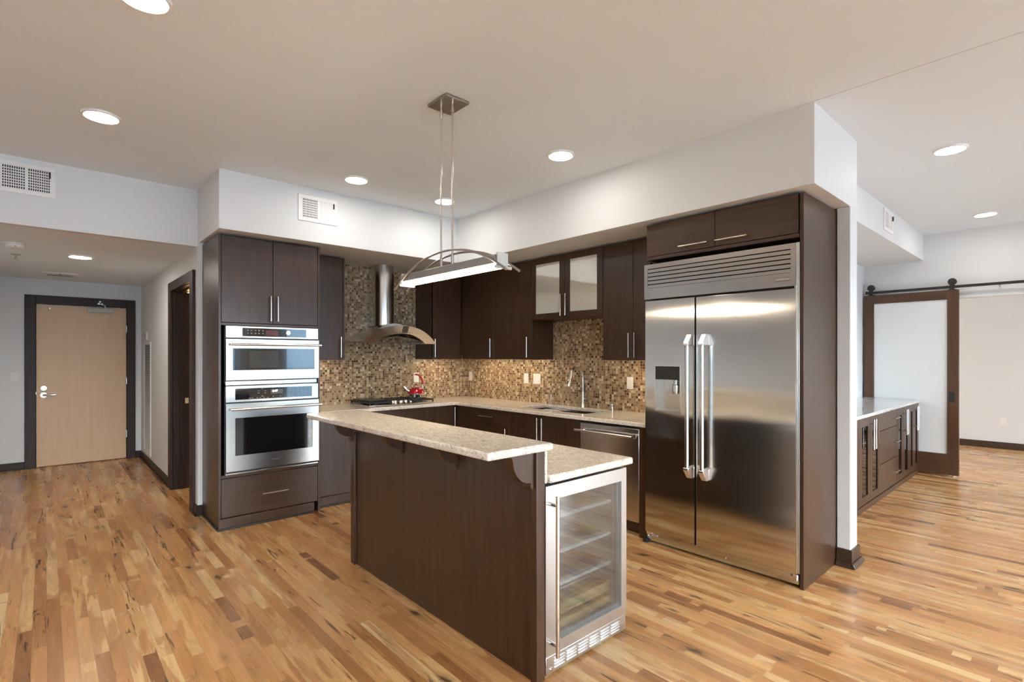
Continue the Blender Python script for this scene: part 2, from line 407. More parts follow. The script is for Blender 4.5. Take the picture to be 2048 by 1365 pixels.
# ------------------------------------------------------------------ the setting
ZC = 2.965; ZS = 2.48; ZH = 2.45
B = lambda *a: MB().box(*a)
struct('floor', B(-3.9, 9.3, -8.7, 7.2, -0.12, 0.0), M['floor'])
struct('ceiling', B(-3.9, 9.3, -8.7, 7.2, ZC, ZC + 0.12), M['ceil'])
struct('trim_ceiling_joint', B(4.441, 9.2, -0.7835, -0.7805, ZC - 0.0012, ZC), plain('joint_grey', (0.55, 0.55, 0.54), 0.8))  # thin grey strip along the ceiling seam
struct('wall_west', B(-0.10, -0.001, -3.02, 0.0, 0, ZC), M['wall'])
struct('wall_north', B(-0.10, 4.352, 0.0, 0.085, 0, ZS), M['wall'])
struct('wall_column', B(4.358, 4.44, -0.07, 0.085, 0, ZS), M['wall'], 0.004)
struct('wall_soffit_north', B(0.0, 4.44, -0.775, 0.085, ZS, ZC), M['wall'], 0.003)
struct('wall_soffit_west', B(0.0, 0.85, -3.13, -0.776, ZS, ZC), M['wall'], 0.003)
struct('wall_bulkhead', B(0.0, 0.085, -4.80, -3.131, ZH, ZC), M['wall'])
struct('ceiling_hall', B(-3.9, -0.001, -4.80, -3.0, ZH, ZH + 0.1), M['ceil'])
struct('wall_hall_end', MB().box(-3.70, -3.575, -4.80, -4.262, 0, ZH).box(-3.70, -3.575, -3.30, -3.0, 0, ZH).box(-3.70, -3.575, -4.262, -3.30, 2.14, ZH), M['wall'])
struct('wall_hall_north', MB().box(-3.575, -1.12, -3.14, -3.02, 0, ZH).box(-0.09, 0.125, -3.14, -3.02, 0, ZH).box(-1.12, -0.09, -3.14, -3.02, 2.165, ZH)
       .box(0.0, 0.125, -3.13, -3.02, ZH, ZS), M['wall'])
struct('wall_leak_stop', B(-3.9, -3.705, -4.80, -3.0, 0, ZH), M['wall'])  # unseen slab added behind the entrance door to stop light leaking in
struct('wall_hall_south', B(-3.70, 0.0, -4.92, -4.80, 0, ZC), M['wall'])
struct('wall_living_west', B(-0.035, 0.085, -8.6, -4.80, 0, ZC), M['wall'])
struct('wall_south', B(-0.1, 9.3, -8.72, -8.6, 0, ZC), M['wall'])
# side room behind the hall doorway
struct('wall_side_room', MB().box(-1.72, -1.60, -3.02, -0.4, 0, ZH).box(-1.60, -0.10, -0.5, -0.4, 0, ZH), paint('warm_side_wall', (0.62, 0.52, 0.38)))
struct('ceiling_side_room', B(-1.72, -0.10, -3.0, -0.4, ZH, ZH + 0.1), M['ceil'])
# niche, sliding-door wall, far room
struct('wall_niche', B(3.42, 3.54, 0.085, 4.0, 0, ZC), M['wall'])
struct('wall_soffit_niche', B(3.54, 4.17, 0.086, 4.0, 2.645, ZC), M['wall'])
struct('wall_barn', MB().box(3.3, 4.46, 4.0, 4.13, 0, ZC).box(4.46, 5.75, 4.0, 4.13, 2.15, ZC).box(5.75, 9.2, 4.0, 4.13, 0, ZC), M['wall'])
struct('wall_far', B(2.0, 9.3, 6.95, 7.1, 0, ZC), M['wall'])
struct('wall_far_west', B(2.0, 2.12, 4.0, 6.95, 0, ZC), M['wall'])
# window wall behind the camera
XE = 9.2
WIN = [(-8.1, -4.9), (-4.4, -0.85), (0.25, 3.7), (4.5, 6.7)]
mb = MB(); edges = [-8.6] + [e for a in WIN for e in a] + [7.0]
for k in range(0, len(edges), 2): mb.box(XE, XE + 0.15, edges[k], edges[k+1], 0, ZC)
for a, b in WIN: mb.box(XE, XE + 0.15, a, b, 0, 0.06).box(XE, XE + 0.15, a, b, 2.60, ZC)
struct('wall_east', mb, M['wall'])
for k, (a, b) in enumerate(WIN):
    n = 3 if b - a > 2.5 else 2; f = MB(); p = MB(); st = (b - a) / n
    f.box(XE + 0.03, XE + 0.11, a, b, 0.06, 0.12).box(XE + 0.03, XE + 0.11, a, b, 2.54, 2.60)
    for i in range(n + 1):
        c = a + st * i; f.box(XE + 0.03, XE + 0.11, max(a, c - 0.035), min(b, c + 0.035), 0.12, 2.54)
    for i in range(n): p.box(XE + 0.065, XE + 0.071, a + st * i + 0.036, a + st * (i + 1) - 0.036, 0.121, 2.539)
    wf = struct('window_%d' % (k + 1), f, M['frame'])
    build('window_pane', p, M['pane'], wf, smooth=0)
# balcony, railing and the hazy view outside
struct('floor_balcony', B(XE + 0.15, XE + 1.7, -8.6, 7.2, -0.15, -0.02), M['concrete'])
rl = MB().box(XE + 1.6, XE + 1.64, -8.6, 7.2, 1.05, 1.10).box(XE + 1.6, XE + 1.63, -8.6, 7.2, 0.08, 0.11)
yy = -8.6
while yy < 7.2: rl.box(XE + 1.61, XE + 1.625, yy, yy + 0.015, 0.11, 1.05); yy += 0.115
struct('trim_balcony_railing', rl, M['frame'], smooth=0)
hl = MB(); n = 60; pv = []
for i in range(n + 1):
    y = -1500 + 3000 * i / n
    h = 70 + 38 * math.sin(i * 0.35) + 22 * math.sin(i * 0.9 + 1) + 8 * math.sin(i * 2.1)
    pv += [(500, y, -60), (760, y, h * 0.55 - 10), (1000, y, h), (1300, y, -60)]
fs = []
for i in range(n):
    for j in range(3): fs.append((i*4+j, i*4+j+1, i*4+j+5, i*4+j+4))
hl.add(pv, fs); struct('hills', hl, M['hill'])
struct('ground', B(12, 1400, -1500, 1500, -62, -60), M['town'])

# tiled splashback
struct('wall_tile_west', B(0.0, 0.008, -2.252, -0.0001, 0.88, ZS), M['mosaic'], smooth=0)
struct('wall_tile_north', B(0.0081, 3.20, -0.008, -0.0002, 0.88, ZS), M['mosaic'], smooth=0)

# baseboards
def baseboard(name, mb_board, mb_shoe, mat):
    o = struct(name, mb_board, mat, 0.002); s_ = build('shoe_moulding', mb_shoe, mat, o, 0.004); return o
baseboard('baseboard_hall_end', MB().box(-3.575, -3.560, -4.80, -4.362, 0, 0.095).box(-3.575, -3.560, -3.208, -3.155, 0, 0.095),
          MB().box(-3.560, -3.546, -4.80, -4.362, 0, 0.018).box(-3.560, -3.546, -3.208, -3.169, 0, 0.018), M['trimwood'])
baseboard('baseboard_hall_north', MB().box(-3.559, -1.245, -3.155, -3.14, 0, 0.095).box(0.03, 0.14, -3.155, -3.14, 0, 0.095).box(0.125, 0.14, -3.14, -3.108, 0, 0.095),
          MB().box(-3.545, -1.245, -3.168, -3.155, 0, 0.018).box(0.03, 0.152, -3.168, -3.155, 0, 0.018).box(0.14, 0.152, -3.155, -3.108, 0, 0.018), M['trimwood'])
def wedge(axis, a, b, base, sgn, h=0.035, w_=0.030):
    pts = [(base, 0.0), (base + sgn * w_, 0.0), (base + sgn * w_, 0.006), (base + sgn * 0.012, h), (base, h)]
    return pts
m1 = MB().box(4.358, 4.455, -0.085, -0.07, 0, 0.118).box(4.44, 4.455, -0.07, 0.10, 0, 0.118).box(4.30, 4.44, 0.085, 0.10, 0, 0.118)
m2 = MB().prism([(-0.085, 0), (-0.111, 0), (-0.111, 0.008), (-0.097, 0.036), (-0.085, 0.036)], 'x', 4.358, 4.470)
m2.prism([(4.455, 0), (4.481, 0), (4.481, 0.008), (4.467, 0.036), (4.455, 0.036)], 'y', -0.111, 0.12)
baseboard('baseboard_column', m1, m2, M['brownbase'])
baseboard('baseboard_far', B(2.12, 9.2, 6.935, 6.95, 0, 0.10), B(2.12, 9.2, 6.92, 6.935, 0, 0.02), M['brownbase'])
baseboard('baseboard_barn', B(5.75, 9.2, 3.985, 4.0, 0, 0.10), B(5.75, 9.2, 3.97, 3.985, 0, 0.02), M['brownbase'])

# ------------------------------------------------------------------ doors of the setting
# entrance door
d1 = build('door_1', B(-3.625, -3.583, -4.25, -3.312, 0.008, 2.125), M['maple'], None, 0.002, loc=(0, 0, 0)); d1['kind'] = 'structure'
cs = MB().box(-3.59, -3.556, -4.362, -4.255, 0, 2.24).box(-3.59, -3.556, -3.307, -3.208, 0, 2.24).box(-3.59, -3.556, -4.255, -3.307, 2.132, 2.24)
build('casing', cs, M['trimwood'], d1, 0.003)
h_ = build('handle', MB().cyl((-3.583, -4.178, 0.94), (-3.572, -4.178, 0.94), 0.033).tube([(-3.575, -4.178, 0.94), (-3.535, -4.178, 0.94), (-3.528, -4.165, 0.94), (-3.528, -4.06, 0.945)], [0.014, 0.014, 0.014, 0.013]), M['alu'], d1)
build('deadbolt', MB().cyl((-3.583, -4.178, 1.03), (-3.568, -4.178, 1.03), 0.029).box(-3.568, -3.552, -4.183, -4.173, 1.008, 1.052), M['alu'], d1)
build('peephole', MB().cyl((-3.583, -4.12, 2.075), (-3.577, -4.12, 2.075), 0.009), M['nickel_dk'], d1)
cl = build('door_closer', B(-3.583, -3.535, -3.74, -3.455, 2.045, 2.105), M['closer'], d1, 0.004)
build('closer_arm', MB().tube([(-3.555, -3.55, 2.105), (-3.555, -3.55, 2.15)], 0.008).tube([(-3.555, -3.55, 2.145), (-3.545, -3.62, 2.165)], 0.008)
      .cyl((-3.556, -3.62, 2.165), (-3.53, -3.62, 2.165), 0.012).cyl((-3.556, -3.585, 2.165), (-3.54, -3.585, 2.165), 0.010).cyl((-3.556, -3.605, 2.195), (-3.54, -3.605, 2.195), 0.010), M['nickel_dk'], cl)
for z in (0.35, 1.10, 1.83):
    build('hinge', MB().cyl((-3.578, -3.3095, z - 0.05), (-3.578, -3.3095, z + 0.05), 0.007), M['alu'], d1)
build('latch', MB().box(-3.583, -3.556, -4.2535, -4.2515, 0.955, 0.985), M['alu'], d1)
# open side doorway
d2 = build('door_2', MB().box(-1.24, -1.10, -3.165, -3.14, 0, 2.245).box(-0.11, 0.03, -3.165, -3.14, 0, 2.245).box(-1.10, -0.11, -3.165, -3.14, 2.15, 2.245), M['trimwood'], None, 0.003, loc=(0, 0, 0))
d2['kind'] = 'structure'
build('door_jamb', MB().box(-1.119, -1.095, -3.139, -2.985, 0, 2.145).box(-0.115, -0.091, -3.139, -2.985, 0, 2.145).box(-1.095, -0.115, -3.139, -2.985, 2.145, 2.164)
      .box(-1.095, -1.082, -3.085, -3.035, 0, 2.132).box(-1.095, -0.115, -3.085, -3.035, 2.132, 2.145), M['trimwood'], d2, 0.002)
build('strike_plate', MB().box(-1.095, -1.092, -3.028, -2.995, 0.93, 0.99).box(-1.092, -1.088, -3.018, -3.005, 0.945, 0.975), M['mirror'], d2)
sc_ = tag(build('wall_sconce', MB().tube([(-1.55, -2.885, 1.97), (-1.55, -2.885, 2.33)], 0.03, 16), M['sconce']), 'glowing warm tube light glimpsed through the open hall doorway', 'wall light')

# ------------------------------------------------------------------ ceiling fittings
def downlight(x, y, z, label, mat):
    t_ = thing('recessed_light', label, 'ceiling light', (x, y, z), 'round recessed ceiling lights')
    ring = MB()
    n = 48; prof = [(0.088, 0.0), (0.102, 0.0), (0.102, -0.004), (0.097, -0.012), (0.088, -0.014)]
    vs = []; fs = []
    for r_, zz in prof:
        for k in range(n): vs.append((x + r_*math.cos(2*PI*k/n), y + r_*math.sin(2*PI*k/n), z + zz))
    for i in range(len(prof)):
        j = (i + 1) % len(prof)
        for k in range(n): fs.append((i*n+k, i*n+(k+1) % n, j*n+(k+1) % n, j*n+k))
    ring.add(vs, fs); build('trim_ring', ring, M['vent'], t_)
    build('lens', MB().lathe((x, y, z), [(0.0, -0.012), (0.0878, -0.011), (0.0878, -0.0005), (0.0, -0.0005)], n), mat, t_)
    return t_
L0 = downlight(1.36, -3.905, ZC, 'round ceiling light nearest the wall grille above the hall opening', M['lamp'])
for (x, y, lab) in [(2.855, -3.86, 'round ceiling light cut off by the top edge of the photo'),
                    (1.335, -2.19, 'round ceiling light in front of the soffit vent above the wall ovens'),
                    (1.335, -1.28, 'round ceiling light seen behind the two pendant rods'),
                    (2.875, -1.29, 'round ceiling light between the pendant canopy and the soffit over the fridge'),
                    (4.86, 0.74, 'larger round ceiling light over the passage beside the white column'),
                    (4.815, 3.26, 'small distant ceiling light above the sliding barn door')]:
    dup(L0, (x, y, ZC), lab)
downlight(-1.235, -3.905, ZH, 'round light in the low hall ceiling near the entrance door', M['hall_lamp'])

t_ = thing('smoke_detector', 'round white smoke detector on the low hall ceiling', 'smoke detector', (-0.85, -4.365, ZH))
build('body', MB().lathe((-0.85, -4.365, ZH), [(0.0, -0.042), (0.05, -0.042), (0.062, -0.034), (0.066, -0.012), (0.066, -0.0005), (0.0, -0.0005)]), M['white'], t_)
build('base_ring', MB().lathe((-0.85, -4.365, ZH), [(0.0665, -0.010), (0.078, -0.008), (0.078, -0.0005), (0.0665, -0.0005)]), M['white'], t_)
build('indicator', MB().cyl((-0.80, -4.36, ZH - 0.03), (-0.785, -4.36, ZH - 0.03), 0.005, 10), M['grey'], t_)
t_ = thing('fire_sprinkler', 'small metal sprinkler head below the smoke detector in the hall', 'sprinkler', (-1.52, -4.378, ZH))
build('escutcheon', MB().lathe((-1.52, -4.378, ZH), [(0.0, -0.006), (0.036, -0.006), (0.04, -0.0005), (0.0, -0.0005)]), M['nickel_dk'], t_)
build('head', MB().cyl((-1.52, -4.378, ZH - 0.006), (-1.52, -4.378, ZH - 0.04), 0.007, 12).lathe((-1.52, -4.378, ZH), [(0.0, -0.044), (0.018, -0.044), (0.018, -0.040), (0.0, -0.040)], 16), M['nickel_dk'], t_)
t_ = thing('ceiling_diffuser', 'flat white air diffuser on the hall ceiling in front of the entrance door', 'air vent', (-2.85, -4.03, ZH))
build('frame', MB().box(-2.99, -2.71, -4.20, -3.86, ZH - 0.012, ZH - 0.0005), M['vent'], t_, 0.003)
build('slots', MB().box(-2.95, -2.75, -4.04, -4.02, ZH - 0.016, ZH - 0.0125).box(-2.95, -2.86, -4.15, -3.91, ZH - 0.016, ZH - 0.0125), M['grey'], t_)

def grille(name, label, P, N_, U, w_, h, halves, hbars=7, dark2=True):
    """supply register: P centre on wall, N_ wall normal, U horizontal direction"""
    P = Vector(P); N_ = Vector(N_); U = Vector(U); Z = Vector((0, 0, 1))
    t_ = thing(name, label, 'air vent', P - Z * h / 2, 'white supply air vents')
    def bx(mb, u0, u1, z0, z1, d0, d1):
        vs = []
        for d in (d0, d1):
            for (u, z) in ((u0, z0), (u1, z0), (u1, z1), (u0, z1)): vs.append(P + U * u + Z * z + N_ * d)
        mb.add(vs, [(0,1,2,3),(4,5,6,7),(0,1,5,4),(1,2,6,5),(2,3,7,6),(3,0,4,7)])
    m = 0.035
    fr = MB(); bx(fr, -w_/2, w_/2, h/2 - m, h/2, 0.0005, 0.009); bx(fr, -w_/2, w_/2, -h/2, -h/2 + m, 0.0005, 0.009)
    bx(fr, -w_/2, -w_/2 + m, -h/2 + m, h/2 - m, 0.0005, 0.009); bx(fr, w_/2 - m, w_/2, -h/2 + m, h/2 - m, 0.0005, 0.009)
    bx(fr, -0.008, 0.008, -h/2 + m, h/2 - m, 0.0005, 0.009)
    build('frame', fr, M['vent'], t_, 0.002)
    bk = MB(); bx(bk, -w_/2 + m, w_/2 - m, -h/2 + m, h/2 - m, 0.0002, 0.0016); build('duct', bk, M['ventdark'], t_)
    vb = MB(); hb = MB()
    for side in (-1, 1):
        u0, u1 = (-w_/2 + m, -0.008) if side < 0 else (0.008, w_/2 - m)
        n = halves; st = (u1 - u0) / n
        solid = (side > 0 and not dark2)
        for i in range(n):
            bx(vb, u0 + st * i, u0 + st * i + st * (0.62 if solid else 0.42), -h/2 + m, h/2 - m, 0.0045, 0.008)
        if not solid:
            for i in range(hbars):
                z = -h/2 + m + (h - 2*m) * (i + 1) / (hbars + 1); bx(hb, u0, u1, z - 0.0035, z + 0.0035, 0.002, 0.0044)
        else:
            bx(hb, u0, u1, -h/2 + m, h/2 - m, 0.002, 0.003)
    build('louvers', vb, M['vent'], t_, smooth=0); build('cross_bars', hb, M['vent'], t_, smooth=0)
    lv = MB(); bx(lv, w_/2 - m - 0.004, w_/2 - m + 0.006, h/2 - m - 0.05, h/2 - m - 0.005, 0.009, 0.02); build('damper_lever', lv, M['black'], t_)
    return t_
grille('supply_vent', 'white supply vent with black lever at the far left above the hall opening', (0.085, -4.275, 2.805), (1, 0, 0), (0, 1, 0), 0.34, 0.235, 10)
grille('supply_vent', 'white supply vent on the soffit above the wall ovens', (0.85, -2.33, 2.775), (1, 0, 0), (0, 1, 0), 0.355, 0.235, 11, 7, False)
grille('supply_vent', 'small white vent on the box soffit beyond the column', (4.17, 2.24, 2.83), (1, 0, 0), (0, 1, 0), 0.36, 0.22, 8, 7, False)
# tall return grille
t_ = thing('return_grille', 'tall white louvred return air grille low on the hall wall', 'air vent', (-2.92, -3.14, 0.135))
X0, X1, Z0, Z1 = -3.21, -2.63, 0.135, 1.635
build('frame', MB().box(X0, X0+0.03, -3.152, -3.1405, Z0, Z1).box(X1-0.03, X1, -3.152, -3.1405, Z0, Z1).box(X0+0.03, X1-0.03, -3.152, -3.1405, Z0, Z0+0.03).box(X0+0.03, X1-0.03, -3.152, -3.1405, Z1-0.03, Z1), M['vent'], t_, 0.002)
lo = MB(); z = Z0 + 0.035
while z < Z1 - 0.04: lo.prism([(-3.1425, z + 0.006), (-3.1505, z), (-3.1495, z - 0.001), (-3.1415, z + 0.005)], 'x', X0 + 0.031, X1 - 0.031); z += 0.016
build('louvers', lo, M['vent'], t_, smooth=0)
build('backing', B(X0 + 0.031, X1 - 0.031, -3.1412, -3.1404, Z0 + 0.031, Z1 - 0.031), M['ventdark'], t_)
t_ = thing('door_chime', 'small white wall unit above the return air grille', 'wall sensor', (-2.95, -3.14, 1.66))
build('case', B(-2.99, -2.90, -3.165, -3.1405, 1.665, 1.775), M['white'], t_, 0.006)
build('face', B(-2.975, -2.915, -3.169, -3.1652, 1.69, 1.75), M['grey'], t_)

# ------------------------------------------------------------------ wall plates
def plate(label, P, N_, U, gang=1, kind='outlet', group='white wall plates'):
    P = Vector(P); N_ = Vector(N_); U = Vector(U); Z = Vector((0, 0, 1)); w_ = 0.072 + 0.046 * (gang - 1); h = 0.116
    name = 'light_switch' if kind == 'switch' else 'wall_outlet'
    t_ = thing(name, label, 'light switch' if kind == 'switch' else 'outlet', P - Z * h / 2, group)
    def bx(u0, u1, z0, z1, d0, d1):
        vs = [P + U * u + Z * z + N_ * d for d in (d0, d1) for (u, z) in ((u0, z0), (u1, z0), (u1, z1), (u0, z1))]
        return MB().add(vs, [(0,1,2,3),(4,5,6,7),(0,1,5,4),(1,2,6,5),(2,3,7,6),(3,0,4,7)])
    build('cover', bx(-w_/2, w_/2, -h/2, h/2, 0.0004, 0.0055), M['white'], t_, 0.002)
    for g in range(gang):
        c = (g - (gang - 1) / 2) * 0.046
        o = build('rocker' if kind == 'switch' else 'socket', bx(c - 0.0165, c + 0.0165, -0.033, 0.033, 0.0056, 0.0085), M['white'], t_, 0.0015)
    return t_
ux, uy = (1, 0, 0), (0, 1, 0)
plate('white outlet on the tile behind the red kettle', (0.008, -0.78, 1.185), (1, 0, 0), uy)
plate('white outlet on the tile closest to the kitchen corner', (0.10, -0.008, 1.187), (0, -1, 0), ux)
plate('single white switch on the tile under the cabinets, beside the wide double plate', (1.16, -0.008, 1.189), (0, -1, 0), ux, 1, 'switch')
plate('wide double white switch plate on the tile left of the faucet', (1.338, -0.008, 1.189), (0, -1, 0), ux, 2, 'switch')
plate('white outlet on the tile between the faucet and the fridge', (2.60, -0.008, 1.190), (0, -1, 0), ux)
plate('pale switch plate on the wall left of the entrance door', (-3.575, -4.455, 1.188), (1, 0, 0), uy, 1, 'switch')
plate('white outlet low on the far room wall', (4.675, 6.95, 0.43), (0, -1, 0), ux)
plate('outlet seen faintly through the frosted barn door glass', (4.27, 4.0, 0.43), (0, -1, 0), ux)

# ------------------------------------------------------------------ pulls
def pull(parent, p0, p1, n, mat=None, r=0.006, so=0.03):
    """bar pull from p0 to p1, n = outward direction; p0/p1 lie on the face"""
    p0 = Vector(p0); p1 = Vector(p1); n = Vector(n); d = (p1 - p0).normalized(); L = (p1 - p0).length
    m = MB().cyl(p0 + n * so, p1 + n * so, r, 14)
    for s_ in (0.16, 0.84):
        q = p0 + d * L * s_; m.cyl(q + n * 0.0003, q + n * (so - r * 0.6), r * 0.75, 10)
    return build('handle', m, mat or M['chrome'], parent)

# ------------------------------------------------------------------ oven tower (faces +X)
XF = 0.715
T = thing('tall_oven_cabinet', 'tall dark wood cabinet housing the two stainless wall ovens', 'cabinet', (0.36, -2.68, 0))
build('side_panel', B(0.13, XF + 0.002, -3.105, -3.085, 0.0, 2.462), M['wood'], T, 0.0015)
build('side_panel', B(0.012, XF + 0.002, -2.278, -2.260, 0.0, 2.462), M['wood'], T, 0.0015)
build('carcass', MB().box(0.13, 0.69, -3.084, -2.279, 1.712, 1.73).box(0.13, 0.69, -3.084, -2.279, 0.43, 0.45).box(0.13, 0.69, -3.084, -2.279, 0.096, 0.11).box(0.13, 0.69, -3.084, -2.279, 2.445, 2.462)
      .box(0.13, 0.145, -3.084, -2.279, 0.111, 2.444), M['wood_in'], T)
for q in ((1.708, 1.729), (0.427, 0.452)): build('front_rail', B(0.691, XF - 0.003, -3.084, -2.279, *q), M['wood_h'], T, 0.001)
for (a, b, hy) in ((-3.082, -2.677, -2.699), (-2.673, -2.281, -2.640)):
    d = build('door', B(0.6955, XF, a, b, 1.733, 2.458), M['wood'], T, 0.0015)
    pull(d, (XF, hy, 1.755), (XF, hy, 1.975), (1, 0, 0))
d = build('drawer', B(0.6955, XF, -3.082, -2.281, 0.098, 0.423), M['wood_h'], T, 0.0015)
pull(d, (XF, -2.77, 0.254), (XF, -2.555, 0.254), (1, 0, 0))
build('toe_board', B(0.7155, 0.728, -3.105, -2.315, 0.0, 0.094), M['wood_h'], T, 0.001)
build('shoe_strip', MB().box(0.7285, 0.741, -3.118, -2.315, 0, 0.016).box(0.142, 0.7285, -3.118, -3.1055, 0, 0.016), M['shoe'], T, 0.004)

# combination microwave oven
XO = 0.722
O = thing('microwave_oven', 'stainless built in microwave oven, upper of the two wall ovens', 'microwave', (0.5, -2.665, 1.205))
ya, yb = -3.055, -2.281
build('body', B(0.16, XO - 0.005, -3.06, -2.30, 1.215, 1.70), M['black'], O)
build('control_fascia', B(XO - 0.0045, XO + 0.012, ya, yb, 1.603, 1.704), M['steel'], O, 0.003)
cp = build('control_panel', B(XO + 0.0122, XO + 0.0145, -2.928, -2.392, 1.618, 1.69), M['blackglass'], O, 0.001)
build('display', B(XO + 0.0146, XO + 0.015, -2.742, -2.64, 1.626, 1.676), M['redlcd'], cp)
kp = MB()
for (yy_, zz_) in [(-2.885, 1.668), (-2.885, 1.643), (-2.857, 1.668), (-2.857, 1.643), (-2.825, 1.668), (-2.825, 1.643), (-2.797, 1.668), (-2.797, 1.643), (-2.765, 1.668), (-2.765, 1.643)]:
    kp.box(XO + 0.0146, XO + 0.015, yy_ - 0.007, yy_ + 0.007, zz_ - 0.002, zz_ + 0.002).box(XO + 0.0146, XO + 0.015, yy_ - 0.004, yy_ + 0.004, zz_ + 0.004, zz_ + 0.006)
build('key_marks', kp, M['greymark'], cp, smooth=0)
build('dial', MB().cyl((XO + 0.0146, -2.558, 1.655), (XO + 0.035, -2.558, 1.655), 0.019), M['chrome'], cp)
def frame_door(parent, x0, x1, y0, y1, z0, z1, wy0, wy1, wz0, wz1, mat, gmat):
    f = MB().box(x0, x1, y0, wy0, z0, z1).box(x0, x1, wy1, y1, z0, z1).box(x0, x1, wy0, wy1, z0, wz0).box(x0, x1, wy0, wy1, wz1, z1)
    d = build('door', f, mat, parent, smooth=0)
    build('window', B(x0 + 0.004, x1 - 0.006, wy0 + 0.0005, wy1 - 0.0005, wz0 + 0.0005, wz1 - 0.0005), gmat, d)
    return d
d = frame_door(O, XO - 0.0045, XO + 0.026, ya, yb, 1.247, 1.592, -3.006, -2.322, 1.330, 1.515, M['steel'], M['ovenglass'])
build('window_mesh', B(XO + 0.0202, XO + 0.0206, -2.875, -2.64, 1.350, 1.495), plain('oven_window_mesh', (0.055, 0.052, 0.045), 0.12), d)
pull(d, (XO + 0.026, -3.03, 1.548), (XO + 0.026, -2.272, 1.548), (1, 0, 0), M['chrome'], 0.010, 0.042)
build('bottom_trim', B(XO - 0.0045, XO + 0.008, ya, yb - 0.012, 1.204, 1.238), M['steel'], O, 0.002)
build('vent_gap', B(XO - 0.004, XO + 0.004, -2.99, -2.345, 1.2385, 1.2465), M['black'], O); build('vent_gap', B(XO - 0.004, XO + 0.004, -3.04, -2.30, 1.5925, 1.6025), M['black'], O)
# lower oven
O = thing('wall_oven', 'large stainless single oven built in below the microwave', 'oven', (0.5, -2.665, 0.455))
build('body', B(0.16, XO - 0.005, -3.06, -2.30, 0.46, 1.195), M['black'], O)
build('control_fascia', B(XO - 0.0045, XO + 0.012, ya, yb, 1.060, 1.198), M['steel'], O, 0.003)
cp = build('control_panel', B(XO + 0.0122, XO + 0.0145, -2.983, -2.340, 1.080, 1.174), M['blackglass'], O, 0.001)
build('display', B(XO + 0.0146, XO + 0.015, -2.70, -2.598, 1.118, 1.158), M['lcd'], cp)
text('clock_digits', '6:47', 0.026, (XO + 0.0153, -2.665, 1.143), (0, 1, 0), (0, 0, 1), M['digits'], cp, 0.0002)
kp = MB()
for (yy_, zz_) in [(-2.80, 1.15), (-2.80, 1.13), (-2.745, 1.148), (-2.745, 1.128), (-2.77, 1.165), (-2.77, 1.102), (-2.81, 1.09), (-2.785, 1.09), (-2.755, 1.09), (-2.725, 1.09), (-2.68, 1.096), (-2.62, 1.096), (-2.87, 1.09), (-2.85, 1.09)]:
    kp.box(XO + 0.0146, XO + 0.015, yy_ - 0.007, yy_ + 0.007, zz_ - 0.0018, zz_ + 0.0018)
build('key_marks', kp, M['greymark'], cp, smooth=0)
d = frame_door(O, XO - 0.0045, XO + 0.026, ya, yb, 0.482, 1.050, -2.986, -2.338, 0.612, 0.928, M['steel'], M['blackglass'])
pull(d, (XO + 0.026, -3.03, 1.003), (XO + 0.026, -2.268, 1.003), (1, 0, 0), M['chrome'], 0.010, 0.042)
text('maker_mark', 'MONOGRAM', 0.011, (XO + 0.0263, -2.665, 0.545), (0, 1, 0), (0, 0, 1), M['badge'], d, 0.0002)
build('bottom_trim', B(XO - 0.0045, XO + 0.008, ya, yb, 0.4535, 0.466), M['steel'], O, 0.002)
build('vent_gap', B(XO - 0.004, XO + 0.004, -3.03, -2.30, 0.4665, 0.4815), M['black'], O); build('vent_gap', B(XO - 0.004, XO + 0.004, -3.04, -2.30, 1.0505, 1.0595), M['black'], O)
build('vent_gap', B(XO - 0.004, XO + 0.002, -3.05, -2.30, 1.1985, 1.2035), M['black'], O)

# ------------------------------------------------------------------ cabinets on the cooktop wall (face +X)
ZU0, ZU1 = 1.41, 2.462
def strip_light(parent, x0, x1, y0, y1, z):
    return build('light_strip', B(x0, x1, y0, y1, z + 0.007, z + 0.0155), M['strip'], parent, smooth=0)
c = thing('wall_cabinet', 'dark wall cabinet squeezed between the oven tower and the range hood', 'cabinet', (0.18, -2.055, ZU0), 'dark wall cabinets')
build('carcass', B(0.0095, 0.338, -2.258, -1.875, ZU0 + 0.016, ZU1), M['wood_in'], c)
build('side_panel', B(0.0095, 0.358, -1.8745, -1.856, ZU0, ZU1), M['wood'], c, 0.0015)
d = build('door', B(0.3385, 0.358, -2.257, -1.877, ZU0 + 0.002, ZU1 - 0.002), M['wood'], c, 0.0015)
pull(d, (0.358, -1.905, 1.435), (0.358, -1.905, 1.65), (1, 0, 0))
strip_light(c, 0.24, 0.27, -2.22, -1.90, ZU0)
c = thing('wall_cabinet', 'dark wall cabinet right of the range hood, beside the kitchen corner', 'cabinet', (0.18, -0.55, ZU0), 'dark wall cabinets')
build('carcass', B(0.0095, 0.338, -0.772, -0.345, ZU0 + 0.016, ZU1), M['wood_in'], c)
build('side_panel', B(0.0095, 0.358, -0.791, -0.7725, ZU0, ZU1), M['wood'], c, 0.0015)
d = build('door', B(0.3385, 0.358, -0.790, -0.382, ZU0 + 0.002, ZU1 - 0.002), M['wood'], c, 0.0015)
pull(d, (0.358, -0.755, 1.435), (0.358, -0.755, 1.65), (1, 0, 0))
build('corner_stile', B(0.3385, 0.354, -0.380, -0.345, ZU0, ZU1), M['wood'], c, 0.0015)
strip_light(c, 0.24, 0.27, -0.74, -0.36, ZU0)
